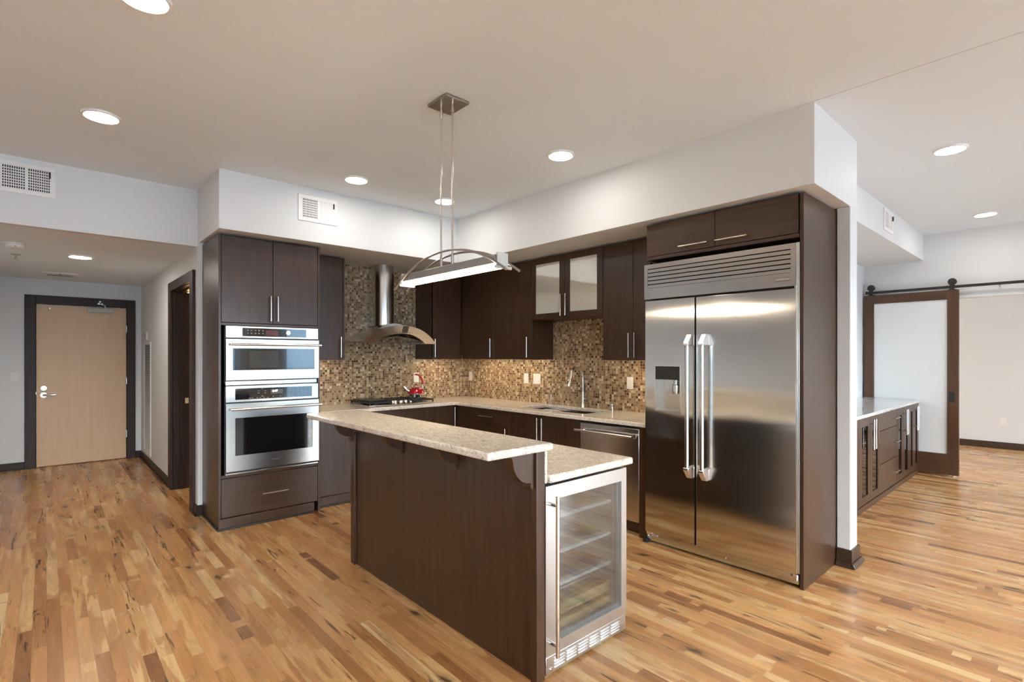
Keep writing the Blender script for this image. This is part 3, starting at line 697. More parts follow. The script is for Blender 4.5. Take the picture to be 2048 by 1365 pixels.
# base cabinets, cooktop wall
XB = 0.632; ZB = 0.884
c = thing('base_cabinet', 'plain dark base cabinet between the oven tower and the island end', 'cabinet', (0.33, -2.0, 0), 'dark base cabinets')
build('carcass', B(0.012, 0.610, -2.258, -1.752, 0.0, ZB), M['wood_in'], c)
build('door', B(0.6105, XB, -2.256, -1.754, 0.10, ZB - 0.004), M['wood'], c, 0.0015)
build('toe_board', B(0.6105, XB + 0.006, -2.258, -1.752, 0.0, 0.097), M['wood_h'], c, 0.001)
build('shoe_strip', B(XB + 0.0065, XB + 0.018, -2.258, -1.752, 0.0, 0.016), M['shoe'], c, 0.004)
c = thing('base_cabinet', 'wide dark base cabinet directly under the gas cooktop', 'cabinet', (0.33, -1.33, 0), 'dark base cabinets')
build('carcass', B(0.012, 0.610, -1.750, -0.908, 0.0, ZB - 0.03), M['wood_in'], c)
build('front_panel', B(0.6105, XB, -1.748, -0.908, 0.70, ZB - 0.004), M['wood'], c, 0.0015)
for a, b in ((-1.748, -1.330), (-1.326, -0.908)): build('door', B(0.6105, XB, a, b, 0.10, 0.696), M['wood'], c, 0.0015)
build('toe_board', B(0.560, 0.572, -1.750, -0.908, 0.0, 0.097), M['wood_h'], c)
c = thing('base_cabinet', 'narrow dark base cabinet with one vertical handle in the inside corner', 'cabinet', (0.33, -0.77, 0), 'dark base cabinets')
build('carcass', B(0.012, 0.610, -0.906, -0.014, 0.0, ZB), M['wood_in'], c)
d = build('door', B(0.6105, XB, -0.905, -0.636, 0.10, ZB - 0.004), M['wood'], c, 0.0015)
pull(d, (XB, -0.668, 0.64), (XB, -0.668, 0.86), (1, 0, 0))
# base cabinets, sink wall (face -Y)
YB = -0.632
c = thing('base_cabinet', 'dark base cabinet with a drawer above a door, left of the sink', 'cabinet', (1.1, -0.32, 0), 'dark base cabinets')
build('carcass', B(0.634, 1.556, -0.610, -0.014, 0.0, ZB), M['wood_in'], c)
build('corner_filler', B(0.636, 0.927, -0.628, -0.6105, 0.10, ZB - 0.002), M['wood'], c, 0.0015)
d = build('drawer', B(0.930, 1.555, YB, -0.6105, 0.726, ZB - 0.004), M['wood_hx'], c, 0.0015)
pull(d, (1.09, YB, 0.800), (1.335, YB, 0.800), (0, -1, 0))
d = build('door', B(0.930, 1.555, YB, -0.6105, 0.10, 0.721), M['wood'], c, 0.0015)
pull(d, (1.52, YB, 0.48), (1.52, YB, 0.70), (0, -1, 0))
c = thing('base_cabinet', 'dark two door base cabinet under the sink with paired vertical handles', 'cabinet', (2.03, -0.32, 0), 'dark base cabinets')
build('carcass', MB().box(1.558, 1.576, -0.610, -0.014, 0.0, ZB).box(2.498, 2.514, -0.610, -0.014, 0.0, ZB).box(1.577, 2.497, -0.610, -0.014, 0.0, 0.10).box(1.577, 2.497, -0.03, -0.014, 0.10, ZB), M['wood_in'], c)
for a, b, hx in ((1.559, 2.033, 1.985), (2.037, 2.513, 2.048)):
    d = build('door', B(a, b, YB, -0.6105, 0.10, ZB - 0.004), M['wood'], c, 0.0015)
    pull(d, (hx, YB, 0.63), (hx, YB, 0.855), (0, -1, 0))
# dishwasher
c = thing('dishwasher', 'stainless dishwasher with a long bar handle next to the fridge', 'dishwasher', (2.82, -0.32, 0))
build('tub', B(2.522, 3.128, -0.610, -0.03, 0.10, 0.872), M['black'], c)
d = build('door', B(2.520, 3.130, -0.648, -0.6105, 0.112, 0.862), M['steel_x'], c, 0.003)
h_ = MB().cyl((2.50, -0.70, 0.800), (3.10, -0.70, 0.800), 0.011, 16)
for hx in (2.545, 3.085): h_.tube([(hx, -0.6485, 0.800), (hx, -0.685, 0.800)], [0.022, 0.010], 14)
build('handle', h_, M['chrome'], d)
build('control_edge', B(2.520, 3.130, -0.640, -0.6105, 0.8625, 0.872), M['black'], c)
build('toe_kick', B(2.522, 3.128, -0.575, -0.555, 0.012, 0.0985), M['wood_hx'], c)
build('foot', MB().cyl((2.58, -0.5, 0), (2.58, -0.5, 0.098), 0.015, 12), M['black'], c); build('foot', MB().cyl((3.07, -0.5, 0), (3.07, -0.5, 0.098), 0.015, 12), M['black'], c)
tag(build('filler_panel', B(3.134, 3.205, -0.648, -0.014, 0, ZB), M['wood'], None, 0.0015), 'dark upright end panel between dishwasher and fridge', 'panel')

# ------------------------------------------------------------------ worktop (L shape with sink cut-out)
SX0, SX1, SY0, SY1 = 1.57, 2.45, -0.50, -0.10
ZT0, ZT1 = 0.8855, 0.92
mb = MB()
def slab(mb, poly, hole, z0, z1):
    pass
# quads around the hole, plus the cooktop leg; coplanar pieces share edges
xs = [0.0095, 0.68, SX0, SX1, 3.212]; ys = [-0.68, SY0, SY1, -0.0095]
def cell(mb, x0, x1, y0, y1): mb.box(x0, x1, y0, y1, ZT0, ZT1)
import bmesh
def grid_slab(name, xs, ys, skip, z0, z1, mat, r, parent=None):
    bm = bmesh.new(); V = {}
    def gv(i, j, k):
        if (i, j, k) not in V: V[(i, j, k)] = bm.verts.new((xs[i], ys[j], (z0, z1)[k]))
        return V[(i, j, k)]
    cells = {(i, j) for i in range(len(xs)-1) for j in range(len(ys)-1) if (i, j) not in skip}
    for (i, j) in cells:
        bm.faces.new([gv(i,j,1), gv(i+1,j,1), gv(i+1,j+1,1), gv(i,j+1,1)]); bm.faces.new([gv(i,j,0), gv(i,j+1,0), gv(i+1,j+1,0), gv(i+1,j,0)])
        for (di, dj, a, b) in ((-1,0,(i,j+1),(i,j)), (1,0,(i+1,j),(i+1,j+1)), (0,-1,(i,j),(i+1,j)), (0,1,(i+1,j+1),(i,j+1))):
            if (i+di, j+dj) not in cells:
                bm.faces.new([gv(*a,0), gv(*b,0), gv(*b,1), gv(*a,1)])
    bmesh.ops.recalc_face_normals(bm, faces=bm.faces)
    bmesh.ops.dissolve_limit(bm, angle_limit=0.01, verts=bm.verts, edges=bm.edges)
    m = MB(); bm.verts.ensure_lookup_table(); bm.verts.index_update()
    m.v = [tuple(v.co) for v in bm.verts]; m.f = [tuple(v.index for v in f.verts) for f in bm.faces]; bm.free()
    return build(name, m, mat, parent, r)
gx = [0.0095, 0.68, SX0, SX1, 3.212]; gy = [-2.256, -0.68, SY0, SY1, -0.0095]
o = grid_slab('kitchen_worktop', gx, gy, {(1,0),(2,0),(3,0),(2,2)}, ZT0, ZT1, M['granite'], 0.006)
tag(o, 'speckled cream granite worktop running round the corner under the tile', 'countertop')

# sink
c = thing('kitchen_sink', 'stainless undermount sink sunk in the granite worktop', 'sink', (2.0, -0.3, 0.68))
a, b, e, f_ = SX0 - 0.012, SX1 + 0.012, SY0 - 0.012, SY1 + 0.012
build('basin', MB().box(a, b, e, f_, 0.690, 0.694).box(a, a+0.004, e, f_, 0.6945, 0.8845).box(b-0.004, b, e, f_, 0.6945, 0.8845).box(a+0.004, b-0.004, e, e+0.004, 0.6945, 0.8845).box(a+0.004, b-0.004, f_-0.004, f_, 0.6945, 0.8845), M['steel_x'], c)
build('drain', MB().lathe((2.0, -0.3, 0.6942), [(0.0, 0.002), (0.045, 0.002), (0.055, 0.0003), (0.0, 0.0003)]), M['chrome'], c)
rk = MB()
for k in range(12): rk.cyl((SX0 + 0.01 + k * 0.02, SY0 + 0.02, 0.868), (SX0 + 0.01 + k * 0.02, SY1 - 0.02, 0.868), 0.004, 8)
rk.box(SX0 + 0.003, SX0 + 0.236, SY0 + 0.008, SY0 + 0.02, 0.862, 0.874).box(SX0 + 0.003, SX0 + 0.236, SY1 - 0.02, SY1 - 0.008, 0.862, 0.874)
tag(build('drying_rack', rk, M['alu']), 'pale rolled rack lying across the left end of the sink', 'dish rack')
# faucet
fx, fy = 2.055, -0.058
c = thing('kitchen_faucet', 'tall gooseneck brushed nickel faucet behind the sink', 'faucet', (fx, fy, ZT1))
pts = [(fx, fy, ZT1 + 0.16), (fx, fy, 1.21)]
for k in range(0, 17):
    an = PI * k / 16 * 0.93; pts.append((fx, fy - 0.095 + 0.095 * math.cos(an), 1.225 + 0.105 * math.sin(an)))
pts.append((fx, fy - 0.200, 1.215))
build('spout', MB().tube(pts, 0.0148, 14), M['chrome'], c)
build('spray_head', MB().tube([(fx, fy - 0.201, 1.214), (fx, fy - 0.208, 1.19), (fx, fy - 0.216, 1.145)], [0.0155, 0.019, 0.021], 16), M['chrome'], c)
build('button', MB().box(fx - 0.005, fx + 0.005, fy - 0.232, fy - 0.226, 1.165, 1.20), M['black'], c)
build('body', MB().lathe((fx, fy, ZT1), [(0.028, 0.0005), (0.028, 0.006), (0.024, 0.012), (0.024, 0.10), (0.019, 0.13), (0.0155, 0.162)]), M['chrome'], c)
build('lever', MB().cyl((fx + 0.02, fy, ZT1 + 0.085), (fx + 0.062, fy, ZT1 + 0.085), 0.015, 14).tube([(fx + 0.055, fy - 0.004, ZT1 + 0.09), (fx + 0.062, fy - 0.02, ZT1 + 0.13), (fx + 0.066, fy - 0.035, ZT1 + 0.17)], [0.007, 0.006, 0.005], 10), M['chrome'], c)
c = thing('soap_dispenser', 'slim nickel soap dispenser on the worktop left of the faucet', 'soap dispenser', (1.60, -0.058, ZT1))
build('collar', MB().lathe((1.60, -0.058, ZT1), [(0.024, 0.0005), (0.024, 0.006), (0.0, 0.006)]), M['nickel_dk'], c)
build('pump', MB().cyl((1.60, -0.058, ZT1 + 0.006), (1.60, -0.058, ZT1 + 0.105), 0.010, 16).tube([(1.60, -0.058, ZT1 + 0.095), (1.60, -0.10, ZT1 + 0.099)], 0.007, 10), M['chrome'], c)
tag(build('air_gap', MB().lathe((2.43, -0.062, ZT1), [(0.026, 0.0005), (0.026, 0.008), (0.020, 0.010), (0.020, 0.055), (0.017, 0.06), (0.0, 0.06)]), M['chrome']), 'short chrome cap standing on the worktop right of the faucet', 'air gap cap')

# ------------------------------------------------------------------ gas cooktop
CY0, CY1, CX0, CX1 = -1.675, -0.875, 0.085, 0.555
c = thing('gas_cooktop', 'black and steel gas cooktop with griddle set in the granite', 'cooktop', (0.32, -1.275, ZT1))
build('tray', B(CX0, CX1, CY0, CY1, ZT1 + 0.0005, ZT1 + 0.012), M['steel'], c, 0.004)
def grate(y0, y1, x0, x1):
    m = MB(); z0, z1 = ZT1 + 0.030, ZT1 + 0.046
    for y in (y0, y1 - 0.014): m.box(x0, x1, y, y + 0.014, z0, z1)
    for x in (x0, x1 - 0.014): m.box(x, x + 0.014, y0 + 0.014, y1 - 0.014, z0, z1)
    for k in (1, 2, 3): 
        x = x0 + (x1 - x0) * k / 4; m.box(x - 0.005, x + 0.005, y0 + 0.014, y1 - 0.014, z0 + 0.003, z1 - 0.001)
    ym = (y0 + y1) / 2; m.box(x0 + 0.014, x1 - 0.014, ym - 0.005, ym + 0.005, z0 + 0.002, z1 - 0.0015)
    for x in (x0, x1 - 0.016):
        for y in (y0, y1 - 0.016): m.box(x + 0.001, x + 0.015, y + 0.001, y + 0.015, ZT1 + 0.0125, z0)
    return m
build('grate', grate(CY0 + 0.005, CY0 + 0.262, CX0 + 0.012, CX1 - 0.01), M['iron'], c, 0.002)
build('grate', grate(CY0 + 0.270, CY0 + 0.527, CX0 + 0.012, CX1 - 0.175), M['iron'], c, 0.002)
build('grate', grate(CY0 + 0.535, CY1 - 0.005, CX0 + 0.012, CX1 - 0.01), M['iron'], c, 0.002)
build('griddle', MB().box(CX0 + 0.03, CX1 - 0.05, CY0 + 0.02, CY0 + 0.245, ZT1 + 0.0465, ZT1 + 0.062), M['griddle'], c, 0.006)
for (x, y) in ((0.21, CY0 + 0.135), (0.42, CY0 + 0.135), (0.25, -1.275), (0.21, CY1 - 0.135), (0.42, CY1 - 0.135)):
    build('burner', MB().lathe((x, y, ZT1), [(0.05, 0.0125), (0.05, 0.018), (0.036, 0.020), (0.036, 0.026), (0.0, 0.028)], 24), M['iron'], c)
for (x, y) in ((0.455, -1.352), (0.435, -1.31), (0.455, -1.25), (0.455, -1.19), (0.455, -1.125)):
    build('knob', MB().lathe((x, y, ZT1), [(0.016, 0.0125), (0.022, 0.018), (0.021, 0.036), (0.018, 0.041), (0.0, 0.042)], 20), M['chrome'], c)

# red kettle on the right grate
kx, ky, kz = 0.30, -0.962, ZT1 + 0.0465
c = thing('whistling_kettle', 'shiny red kettle with chrome base standing on the cooktop', 'kettle', (kx, ky, kz))
build('base', MB().lathe((kx, ky, kz), [(0.0, 0.0005), (0.066, 0.0005), (0.072, 0.006), (0.081, 0.035), (0.085, 0.044), (0.085, 0.048)], 40), M['mirror'], c)
build('body', MB().lathe((kx, ky, kz), [(0.085, 0.0485), (0.103, 0.050), (0.104, 0.055), (0.092, 0.075), (0.078, 0.100), (0.068, 0.110), (0.052, 0.113)], 40), M['red'], c)
ld = build('lid', MB().lathe((kx, ky, kz), [(0.052, 0.1135), (0.045, 0.119), (0.02, 0.123), (0.005, 0.124), (0.005, 0.14), (0.0, 0.14)], 32), M['mirror'], c)
build('lid_knob', MB().lathe((kx, ky, kz), [(0.006, 0.1402), (0.018, 0.143), (0.019, 0.152), (0.012, 0.157), (0.0, 0.158)], 20), M['redgrip'], ld)
dv = Vector((-0.25, -0.97, 0)).normalized()
K = Vector((kx, ky, kz))
build('spout', MB().tube([K + dv * 0.075 + Vector((0,0,0.070)), K + dv * 0.108 + Vector((0,0,0.092)), K + dv * 0.135 + Vector((0,0,0.118))], [0.020, 0.016, 0.013], 14)
      .tube([K + dv * 0.128 + Vector((0,0,0.108)), K + dv * 0.150 + Vector((0,0,0.138))], [0.019, 0.020], 14), M['mirror'], c)
hp = []
for k in range(25):
    an = PI * (1.08 - 1.16 * k / 24); hp.append(K + dv * (0.078 * -math.cos(an)) * -1 * -1 + Vector((0, 0, 0.155 + 0.108 * math.sin(an))))
hp = [K + dv * (0.080 * math.cos(PI * (-0.13 + 1.26 * k / 24))) + Vector((0, 0, 0.160 + 0.108 * math.sin(PI * (-0.13 + 1.26 * k / 24)))) for k in range(25)]
hd = build('handle', MB().tube([K + dv * 0.062 + Vector((0,0,0.104))] + hp + [K - dv * 0.062 + Vector((0,0,0.104))], 0.0045, 10), M['mirror'], c)
build('grip', MB().tube(hp[11:23], [0.008] + [0.0115] * 10 + [0.009], 12), M['redgrip'], hd)
build('ring_trim', MB().tube([K - dv * 0.105 + Vector((0.0, 0, 0.045)), K - dv * 0.118 + Vector((0, 0, 0.048)), K - dv * 0.122 + Vector((0, 0, 0.056))], 0.004, 8), M['mirror'], c)

# ------------------------------------------------------------------ range hood
HY = -1.287; HB = 1.588
def arc(half, z0, zp, n=28):
    """points of a circular arc through (-half,z0),(0,zp),(half,z0), in (y,z)"""
    h = zp - z0; Rr = (half * half + h * h) / (2 * h); cz = zp - Rr; a0 = math.asin(half / Rr)
    if h > half: a0 = PI - a0
    return [(HY + Rr * math.sin(-a0 + 2 * a0 * k / n), cz + Rr * math.cos(-a0 + 2 * a0 * k / n)) for k in range(n + 1)]
c = thing('range_hood', 'arched stainless range hood with round front chimney over the cooktop', 'range hood', (0.25, HY, HB))
out = arc(0.457, HB, 1.778); inn = arc(0.30, HB + 0.012, 1.695)
def lean(m, k=0.42):
    m.v = [(p[0] + (p[2] - HB) * k, p[1], p[2]) for p in m.v]; return m
build('fascia', lean(MB().prism(out + [(p[0], p[1]) for p in ([(HY + 0.31, HB)] + inn[::-1] + [(HY - 0.31, HB)])], 'x', 0.488, 0.512)), M['hood'], c, smooth=25)
o2 = arc(0.457, HB, 1.778); i2 = arc(0.449, HB, 1.770)
build('canopy', MB().prism(o2 + i2[::-1], 'x', 0.0095, 0.4875), M['hood'], c)
build('upper_arch', MB().prism(arc(0.265, 1.700, 1.810) , 'x', 0.0095, 0.40), M['hood'], c)
build('bottom_rail', MB().box(0.0095, 0.4875, HY - 0.447, HY - 0.43, HB, HB + 0.012).box(0.0095, 0.4875, HY + 0.43, HY + 0.447, HB, HB + 0.012).box(0.47, 0.4875, HY - 0.4299, HY + 0.4299, HB, HB + 0.010), M['steel'], c)
fl = MB()
for s_ in (-1, 1):
    ys_ = sorted((HY + s_ * 0.012, HY + s_ * 0.40)); fl.add([(0.03, HY + s_*0.012, 1.70), (0.46, HY + s_*0.012, 1.66), (0.46, HY + s_*0.42, 1.603), (0.03, HY + s_*0.42, 1.603), (0.03, HY + s_*0.012, 1.706), (0.46, HY + s_*0.012, 1.666), (0.46, HY + s_*0.42, 1.609), (0.03, HY + s_*0.42, 1.609)],
        [(0,1,2,3),(4,5,6,7),(0,1,5,4),(1,2,6,5),(2,3,7,6),(3,0,4,7)])
build('filter', fl, M['steel_x'], c)
fp = build('control_display', lean(B(0.5121, 0.515, HY - 0.012, HY + 0.058, 1.700, 1.772)), M['blackglass'], c, 0.002)
bt = MB()
for k in range(4):
    for s_ in (-1, 1):
        y = HY + 0.023 + s_ * (0.062 + k * 0.031); bt.cyl((0.5121, y, 1.703), (0.5145, y, 1.703), 0.0042, 10)
build('buttons', lean(bt), M['black'], c)
text('maker_mark', 'MONOGRAM', 0.013, (0.5123 + 0.028 * 0.42, HY - 0.315, 1.616), (0, 1, 0), (0.387, 0, 0.922), M['badge'], c, 0.0002)
ch = [(0.0095, -1.418), (0.135, -1.418)]
for k in range(1, 24):
    an = -PI / 2 + PI * k / 24; ch.append((0.135 + 0.122 * math.cos(an), HY - 0.009 + 0.122 * math.sin(an)))
ch += [(0.135, -1.174), (0.0095, -1.174)]
build('chimney', MB().prism(ch, 'z', 1.79, ZS - 0.001), M['hood'], c, smooth=30)

# ------------------------------------------------------------------ wall cabinets on the sink wall (face -Y)
YU = -0.352
def wallcab(label, x0, x1, doors, z0=ZU0, sides=(False, True)):
    c = thing('wall_cabinet', label, 'cabinet', ((x0 + x1) / 2, -0.18, z0), 'dark wall cabinets')
    build('carcass', B(x0 + 0.001, x1 - 0.019, -0.3325, -0.0095, z0 + 0.016, ZU1), M['wood_in'], c)
    build('side_panel', B(x1 - 0.0185, x1 - 0.001, -0.3325, -0.0095, z0, ZU1), M['wood'], c, 0.0015)
    for (a, b, hx) in doors:
        d = build('door', B(a, b, YU, -0.333, z0 + 0.002, ZU1 - 0.002), M['wood'], c, 0.0015)
        pull(d, (hx, YU, 1.435), (hx, YU, 1.652), (0, -1, 0))
    return c
c = wallcab('dark single door wall cabinet next to the corner, behind the pendant light', 0.362, 0.974, [(0.376, 0.972, 0.945)])
strip_light(c, 0.42, 0.92, -0.27, -0.24, ZU0)
c = wallcab('dark single door wall cabinet directly left of the frosted glass cabinet', 0.976, 1.590, [(0.976, 1.588, 1.552)])
strip_light(c, 1.02, 1.54, -0.27, -0.24, ZU0)
c = thing('glass_wall_cabinet', 'short dark wall cabinet with two milky glass doors above the sink', 'cabinet', (2.065, -0.18, 1.828), 'dark wall cabinets')
build('carcass', B(1.592, 2.538, -0.3325, -0.0095, 1.828, ZU1), M['wood'], c)
for (a, b, hx) in ((1.593, 2.063, 2.034), (2.067, 2.537, 2.098)):
    z0, z1 = 1.830, ZU1 - 0.002; s_ = 0.066
    fr = MB().box(a, a + s_, YU, -0.333, z0, z1).box(b - s_, b, YU, -0.333, z0, z1).box(a + s_, b - s_, YU, -0.333, z0, z0 + s_ - 0.008).box(a + s_, b - s_, YU, -0.333, z1 - s_ + 0.008, z1)
    d = build('door', fr, M['wood'], c, smooth=0)
    build('glass', B(a + s_ + 0.0005, b - s_ - 0.0005, YU + 0.006, -0.335, z0 + s_ - 0.0075, z1 - s_ + 0.0075), M['cabglass'], d)
    pull(d, (hx, YU, 1.850), (hx, YU, 2.066), (0, -1, 0))
c = wallcab('dark two door wall cabinet between the glass cabinet and the fridge', 2.541, 3.215, [(2.543, 2.868, 2.839), (2.872, 3.213, 2.900)])
strip_light(c, 2.60, 3.16, -0.27, -0.24, ZU0)

# ------------------------------------------------------------------ refrigerator
FY = -0.700
c = thing('refrigerator', 'large side by side stainless built in refrigerator', 'refrigerator', (3.78, -0.35, 0))
build('body', B(3.226, 4.318, FY + 0.065, -0.03, 0.03, 2.15), M['black'], c)
# left door with the dispenser recess
a, b, z0, z1 = 3.224, 3.634, 0.088, 1.874
hx0, hx1, hz0, hz1 = 3.312, 3.522, 1.032, 1.376
y0, y1 = FY, FY + 0.062
ld = MB().box(a, hx0, y0, y1, z0, z1).box(hx1, b, y0, y1, z0, z1).box(hx0, hx1, y0, y1, z0, hz0).box(hx0, hx1, y0, y1, hz1, z1)
d = build('door', ld, M['fridge'], c, smooth=0)
ds = build('dispenser', MB().box(hx0 - 0.006, hx0 + 0.004, y0 - 0.004, y0 - 0.0002, hz0 - 0.006, hz1 + 0.006).box(hx1 - 0.004, hx1 + 0.006, y0 - 0.004, y0 - 0.0002, hz0 - 0.006, hz1 + 0.006)
           .box(hx0 + 0.004, hx1 - 0.004, y0 - 0.004, y0 - 0.0002, hz1 - 0.004, hz1 + 0.006).box(hx0 + 0.004, hx1 - 0.004, y0 - 0.004, y0 - 0.0002, hz0 - 0.006, hz0 + 0.004), M['chrome'], d)
build('recess', MB().box(hx0 + 0.0005, hx1 - 0.0005, y1 - 0.006, y1 - 0.001, hz0, hz1).box(hx0 + 0.0005, hx0 + 0.003, y0 + 0.001, y1 - 0.006, hz0, hz1).box(hx1 - 0.003, hx1 - 0.0005, y0 + 0.001, y1 - 0.006, hz0, hz1).box(hx0 + 0.003, hx1 - 0.003, y0 + 0.001, y1 - 0.006, hz0 + 0.0005, hz0 + 0.006), M['steel_x'], ds)
build('touch_panel', B(hx0 + 0.0045, hx1 - 0.0045, y0 + 0.001, y1 - 0.0065, 1.272, hz1 - 0.0045), M['black'], ds)
build('nozzle', MB().lathe((3.472, y0 + 0.028, 1.17), [(0.0, 0.0), (0.030, 0.0), (0.033, 0.03), (0.031, 0.062), (0.018, 0.068), (0.018, 0.10), (0.0, 0.10)], 20), M['chrome'], ds)
rd = build('door', B(3.645, 4.313, y0, y1, z0, z1), M['fridge'], c, 0.003)
def fhandle(parent, x):
    m = MB().cyl((x, FY - 0.062, 0.645), (x, FY - 0.062, 1.53), 0.0145, 20)
    h = build('handle', m, M['chrome'], parent)
    for s_, zz in ((1, 1.53), (-1, 0.645)):
        p = [(FY - 0.0005, zz + s_ * 0.075), (FY - 0.0005, zz - s_ * 0.004), (FY - 0.080, zz - s_ * 0.004), (FY - 0.080, zz + s_ * 0.012), (FY - 0.030, zz + s_ * 0.075)]
        build('bracket', MB().prism(p, 'x', x - 0.020, x + 0.020), M['alu'], h, 0.003)
fhandle(d, 3.608); fhandle(rd, 3.722)
# top grille with louvres
gz0, gz1 = 1.888, 2.156
g = MB().box(3.218, 4.313, FY - 0.006, FY + 0.06, gz0, 1.972).box(3.218, 4.313, FY - 0.006, FY + 0.06, 2.122, gz1).box(3.218, 3.248, FY - 0.006, FY + 0.06, 1.972, 2.122).box(4.282, 4.313, FY - 0.006, FY + 0.06, 1.972, 2.122)
gr = build('top_grille', g, M['fridge'], c, smooth=0)
lv = MB()
for k in range(5):
    z = 1.974 + k * 0.0298; lv.prism([(FY - 0.004, z), (FY - 0.004, z + 0.0225), (FY + 0.012, z + 0.0275), (FY + 0.012, z + 0.005)], 'x', 3.249, 4.281)
build('louvers', lv, M['fridge'], gr, smooth=0)
build('dark_cavity', B(3.249, 4.281, FY + 0.03, FY + 0.034, 1.973, 2.121), M['ventdark'], gr)
bd = build('badge', B(4.186, 4.286, FY - 0.0085, FY - 0.0062, 1.921, 1.949), M['badge'], gr, 0.001)
text('badge_lettering', 'MONOGRAM', 0.0145, (4.236, FY - 0.0088, 1.935), (1, 0, 0), (0, 0, 1), M['alu'], bd, 0.0003)
build('edge_trim', MB().box(4.3145, 4.322, FY - 0.004, FY + 0.062, 0.095, 2.158).box(4.3222, 4.3265, FY + 0.008, FY + 0.062, 0.095, 2.158).box(4.3268, 4.332, FY - 0.002, FY + 0.062, 0.095, 2.158), M['alu'], c, 0.001)
build('kick_plate', B(3.245, 4.325, FY + 0.012, FY + 0.022, 0.022, 0.084), M['steel_x'], c, 0.002)
build('hinge', MB().box(3.232, 3.275, FY + 0.004, FY + 0.05, 0.070, 0.086).cyl((3.24, FY + 0.02, 0.035), (3.24, FY + 0.02, 0.07), 0.009, 10).tube([(3.24, FY + 0.006, 0.05), (3.262, FY + 0.006, 0.042), (3.285, FY + 0.006, 0.066), (3.325, FY + 0.006, 0.070)], 0.006, 8), M['alu'], c)
build('hinge', MB().box(4.28, 4.325, FY + 0.004, FY + 0.05, 0.072, 0.086).cyl((4.315, FY + 0.006, 0.050), (4.315, FY + 0.006, 0.085), 0.009, 10).cyl((4.285, FY + 0.004, 0.075), (4.285, FY + 0.011, 0.075), 0.007, 10), M['alu'], c)
build('hinge', MB().cyl((4.306, FY + 0.01, 1.8745), (4.306, FY + 0.01, 1.8875), 0.008, 10), M['alu'], c)
for fxx in (3.30, 4.25):
    for fyy in (-0.58, -0.12): build('foot', MB().cyl((fxx, fyy, 0), (fxx, fyy, 0.0295), 0.02, 14), M['black'], c)
build('screw', MB().cyl((3.86, FY + 0.0085, 0.055), (3.86, FY + 0.0118, 0.055), 0.005, 8), M['alu'], c)
# cabinet over the fridge and end panels
c = thing('bridge_cabinet', 'wide low cabinet with two doors directly above the refrigerator', 'cabinet', (3.78, -0.35, 2.19), 'dark wall cabinets')
build('carcass', B(3.236, 4.331, FY + 0.025, -0.0095, 2.190, ZU1), M['wood_in'], c)
build('bottom_rail', B(3.236, 4.331, FY, FY + 0.0245, 2.190, 2.213), M['wood_hx'], c, 0.001)
for (a, b, h0, h1) in ((3.237, 3.785, 3.522, 3.743), (3.789, 4.325, 3.800, 4.022)):
    d = build('door', B(a, b, FY - 0.001, FY + 0.0245, 2.217, ZU1 - 0.002), M['wood_hx'], c, 0.0015)
    pull(d, (h0, FY - 0.001, 2.252), (h1, FY - 0.001, 2.252), (0, -1, 0))
tag(build('end_panel', B(4.333, 4.355, FY + 0.003, -0.0715, 0.0, 2.466), M['wood'], None, 0.0015), 'tall dark wood panel closing the right side of the fridge', 'panel')
tag(build('end_panel', B(3.2155, 3.2230, FY + 0.066, -0.0095, 0.0, 2.189), M['wood'], None, 0.001), 'slim dark panel along the left side of the fridge', 'panel')
tag(build('shim_block', B(3.206, 3.245, FY - 0.01, FY + 0.049, 0.0, 0.030), M['black'], None, 0.003), 'black floor block at the left foot of the fridge', 'block')

# ------------------------------------------------------------------ island
IY = -2.560
IX0, IX1 = 2.065, 3.90
c = thing('kitchen_island', 'dark wood island with raised bar side and curved brackets', 'island', (3.0, -2.2, 0))
build('back_panel', B(IX0, IX1, IY, IY + 0.046, 0.0, 1.036), M['wood'], c, 0.002)
build('end_post', B(IX0 - 0.004, IX0 + 0.055, IY - 0.016, IY - 0.0005, 0.0, 0.905), M['wood'], c, 0.002)
build('end_post', B(IX1 - 0.035, IX1 + 0.003, IY - 0.010, IY - 0.0005, 0.0, 1.036), M['wood'], c, 0.002)
build('carcass', MB().box(IX0, 3.262, IY + 0.0465, -1.90, 0.10, 0.876).box(IX0 + 0.03, 3.262, IY + 0.0465, -1.96, 0.0, 0.0995), M['wood'], c)
for k in range(2):
    a = IX0 + 0.01 + k * 0.597; d = build('door', B(a, a + 0.590, -1.8995, -1.878, 0.11, 0.87), M['wood'], c, 0.0015)
    pull(d, (a + (0.55 if k == 0 else 0.04), -1.878, 0.62), (a + (0.55 if k == 0 else 0.04), -1.878, 0.84), (0, 1, 0))
for cx in (2.092, 2.728, 3.290, 3.865):
    prof = [(IY - 0.0005, 1.036), (IY - 0.148, 1.036), (IY - 0.148, 1.020), (IY - 0.135, 1.016), (IY - 0.128, 1.004)]
    for k in range(1, 11):
        an = PI / 2 * k / 10; prof.append((IY - 0.022 - 0.106 * math.cos(an), 1.004 - 0.112 * math.sin(an)))
    prof += [(IY - 0.022, 0.872), (IY - 0.010, 0.860), (IY - 0.0005, 0.860)]
    dz = 0.0
    off = 0.0165 if cx < 2.2 else (0.0105 if cx > 3.8 else 0.0)
    build('corbel', MB().prism([(p[0] - off, p[1]) for p in prof], 'x', cx - 0.024, cx + 0.024), M['wood'], c, 0.002)
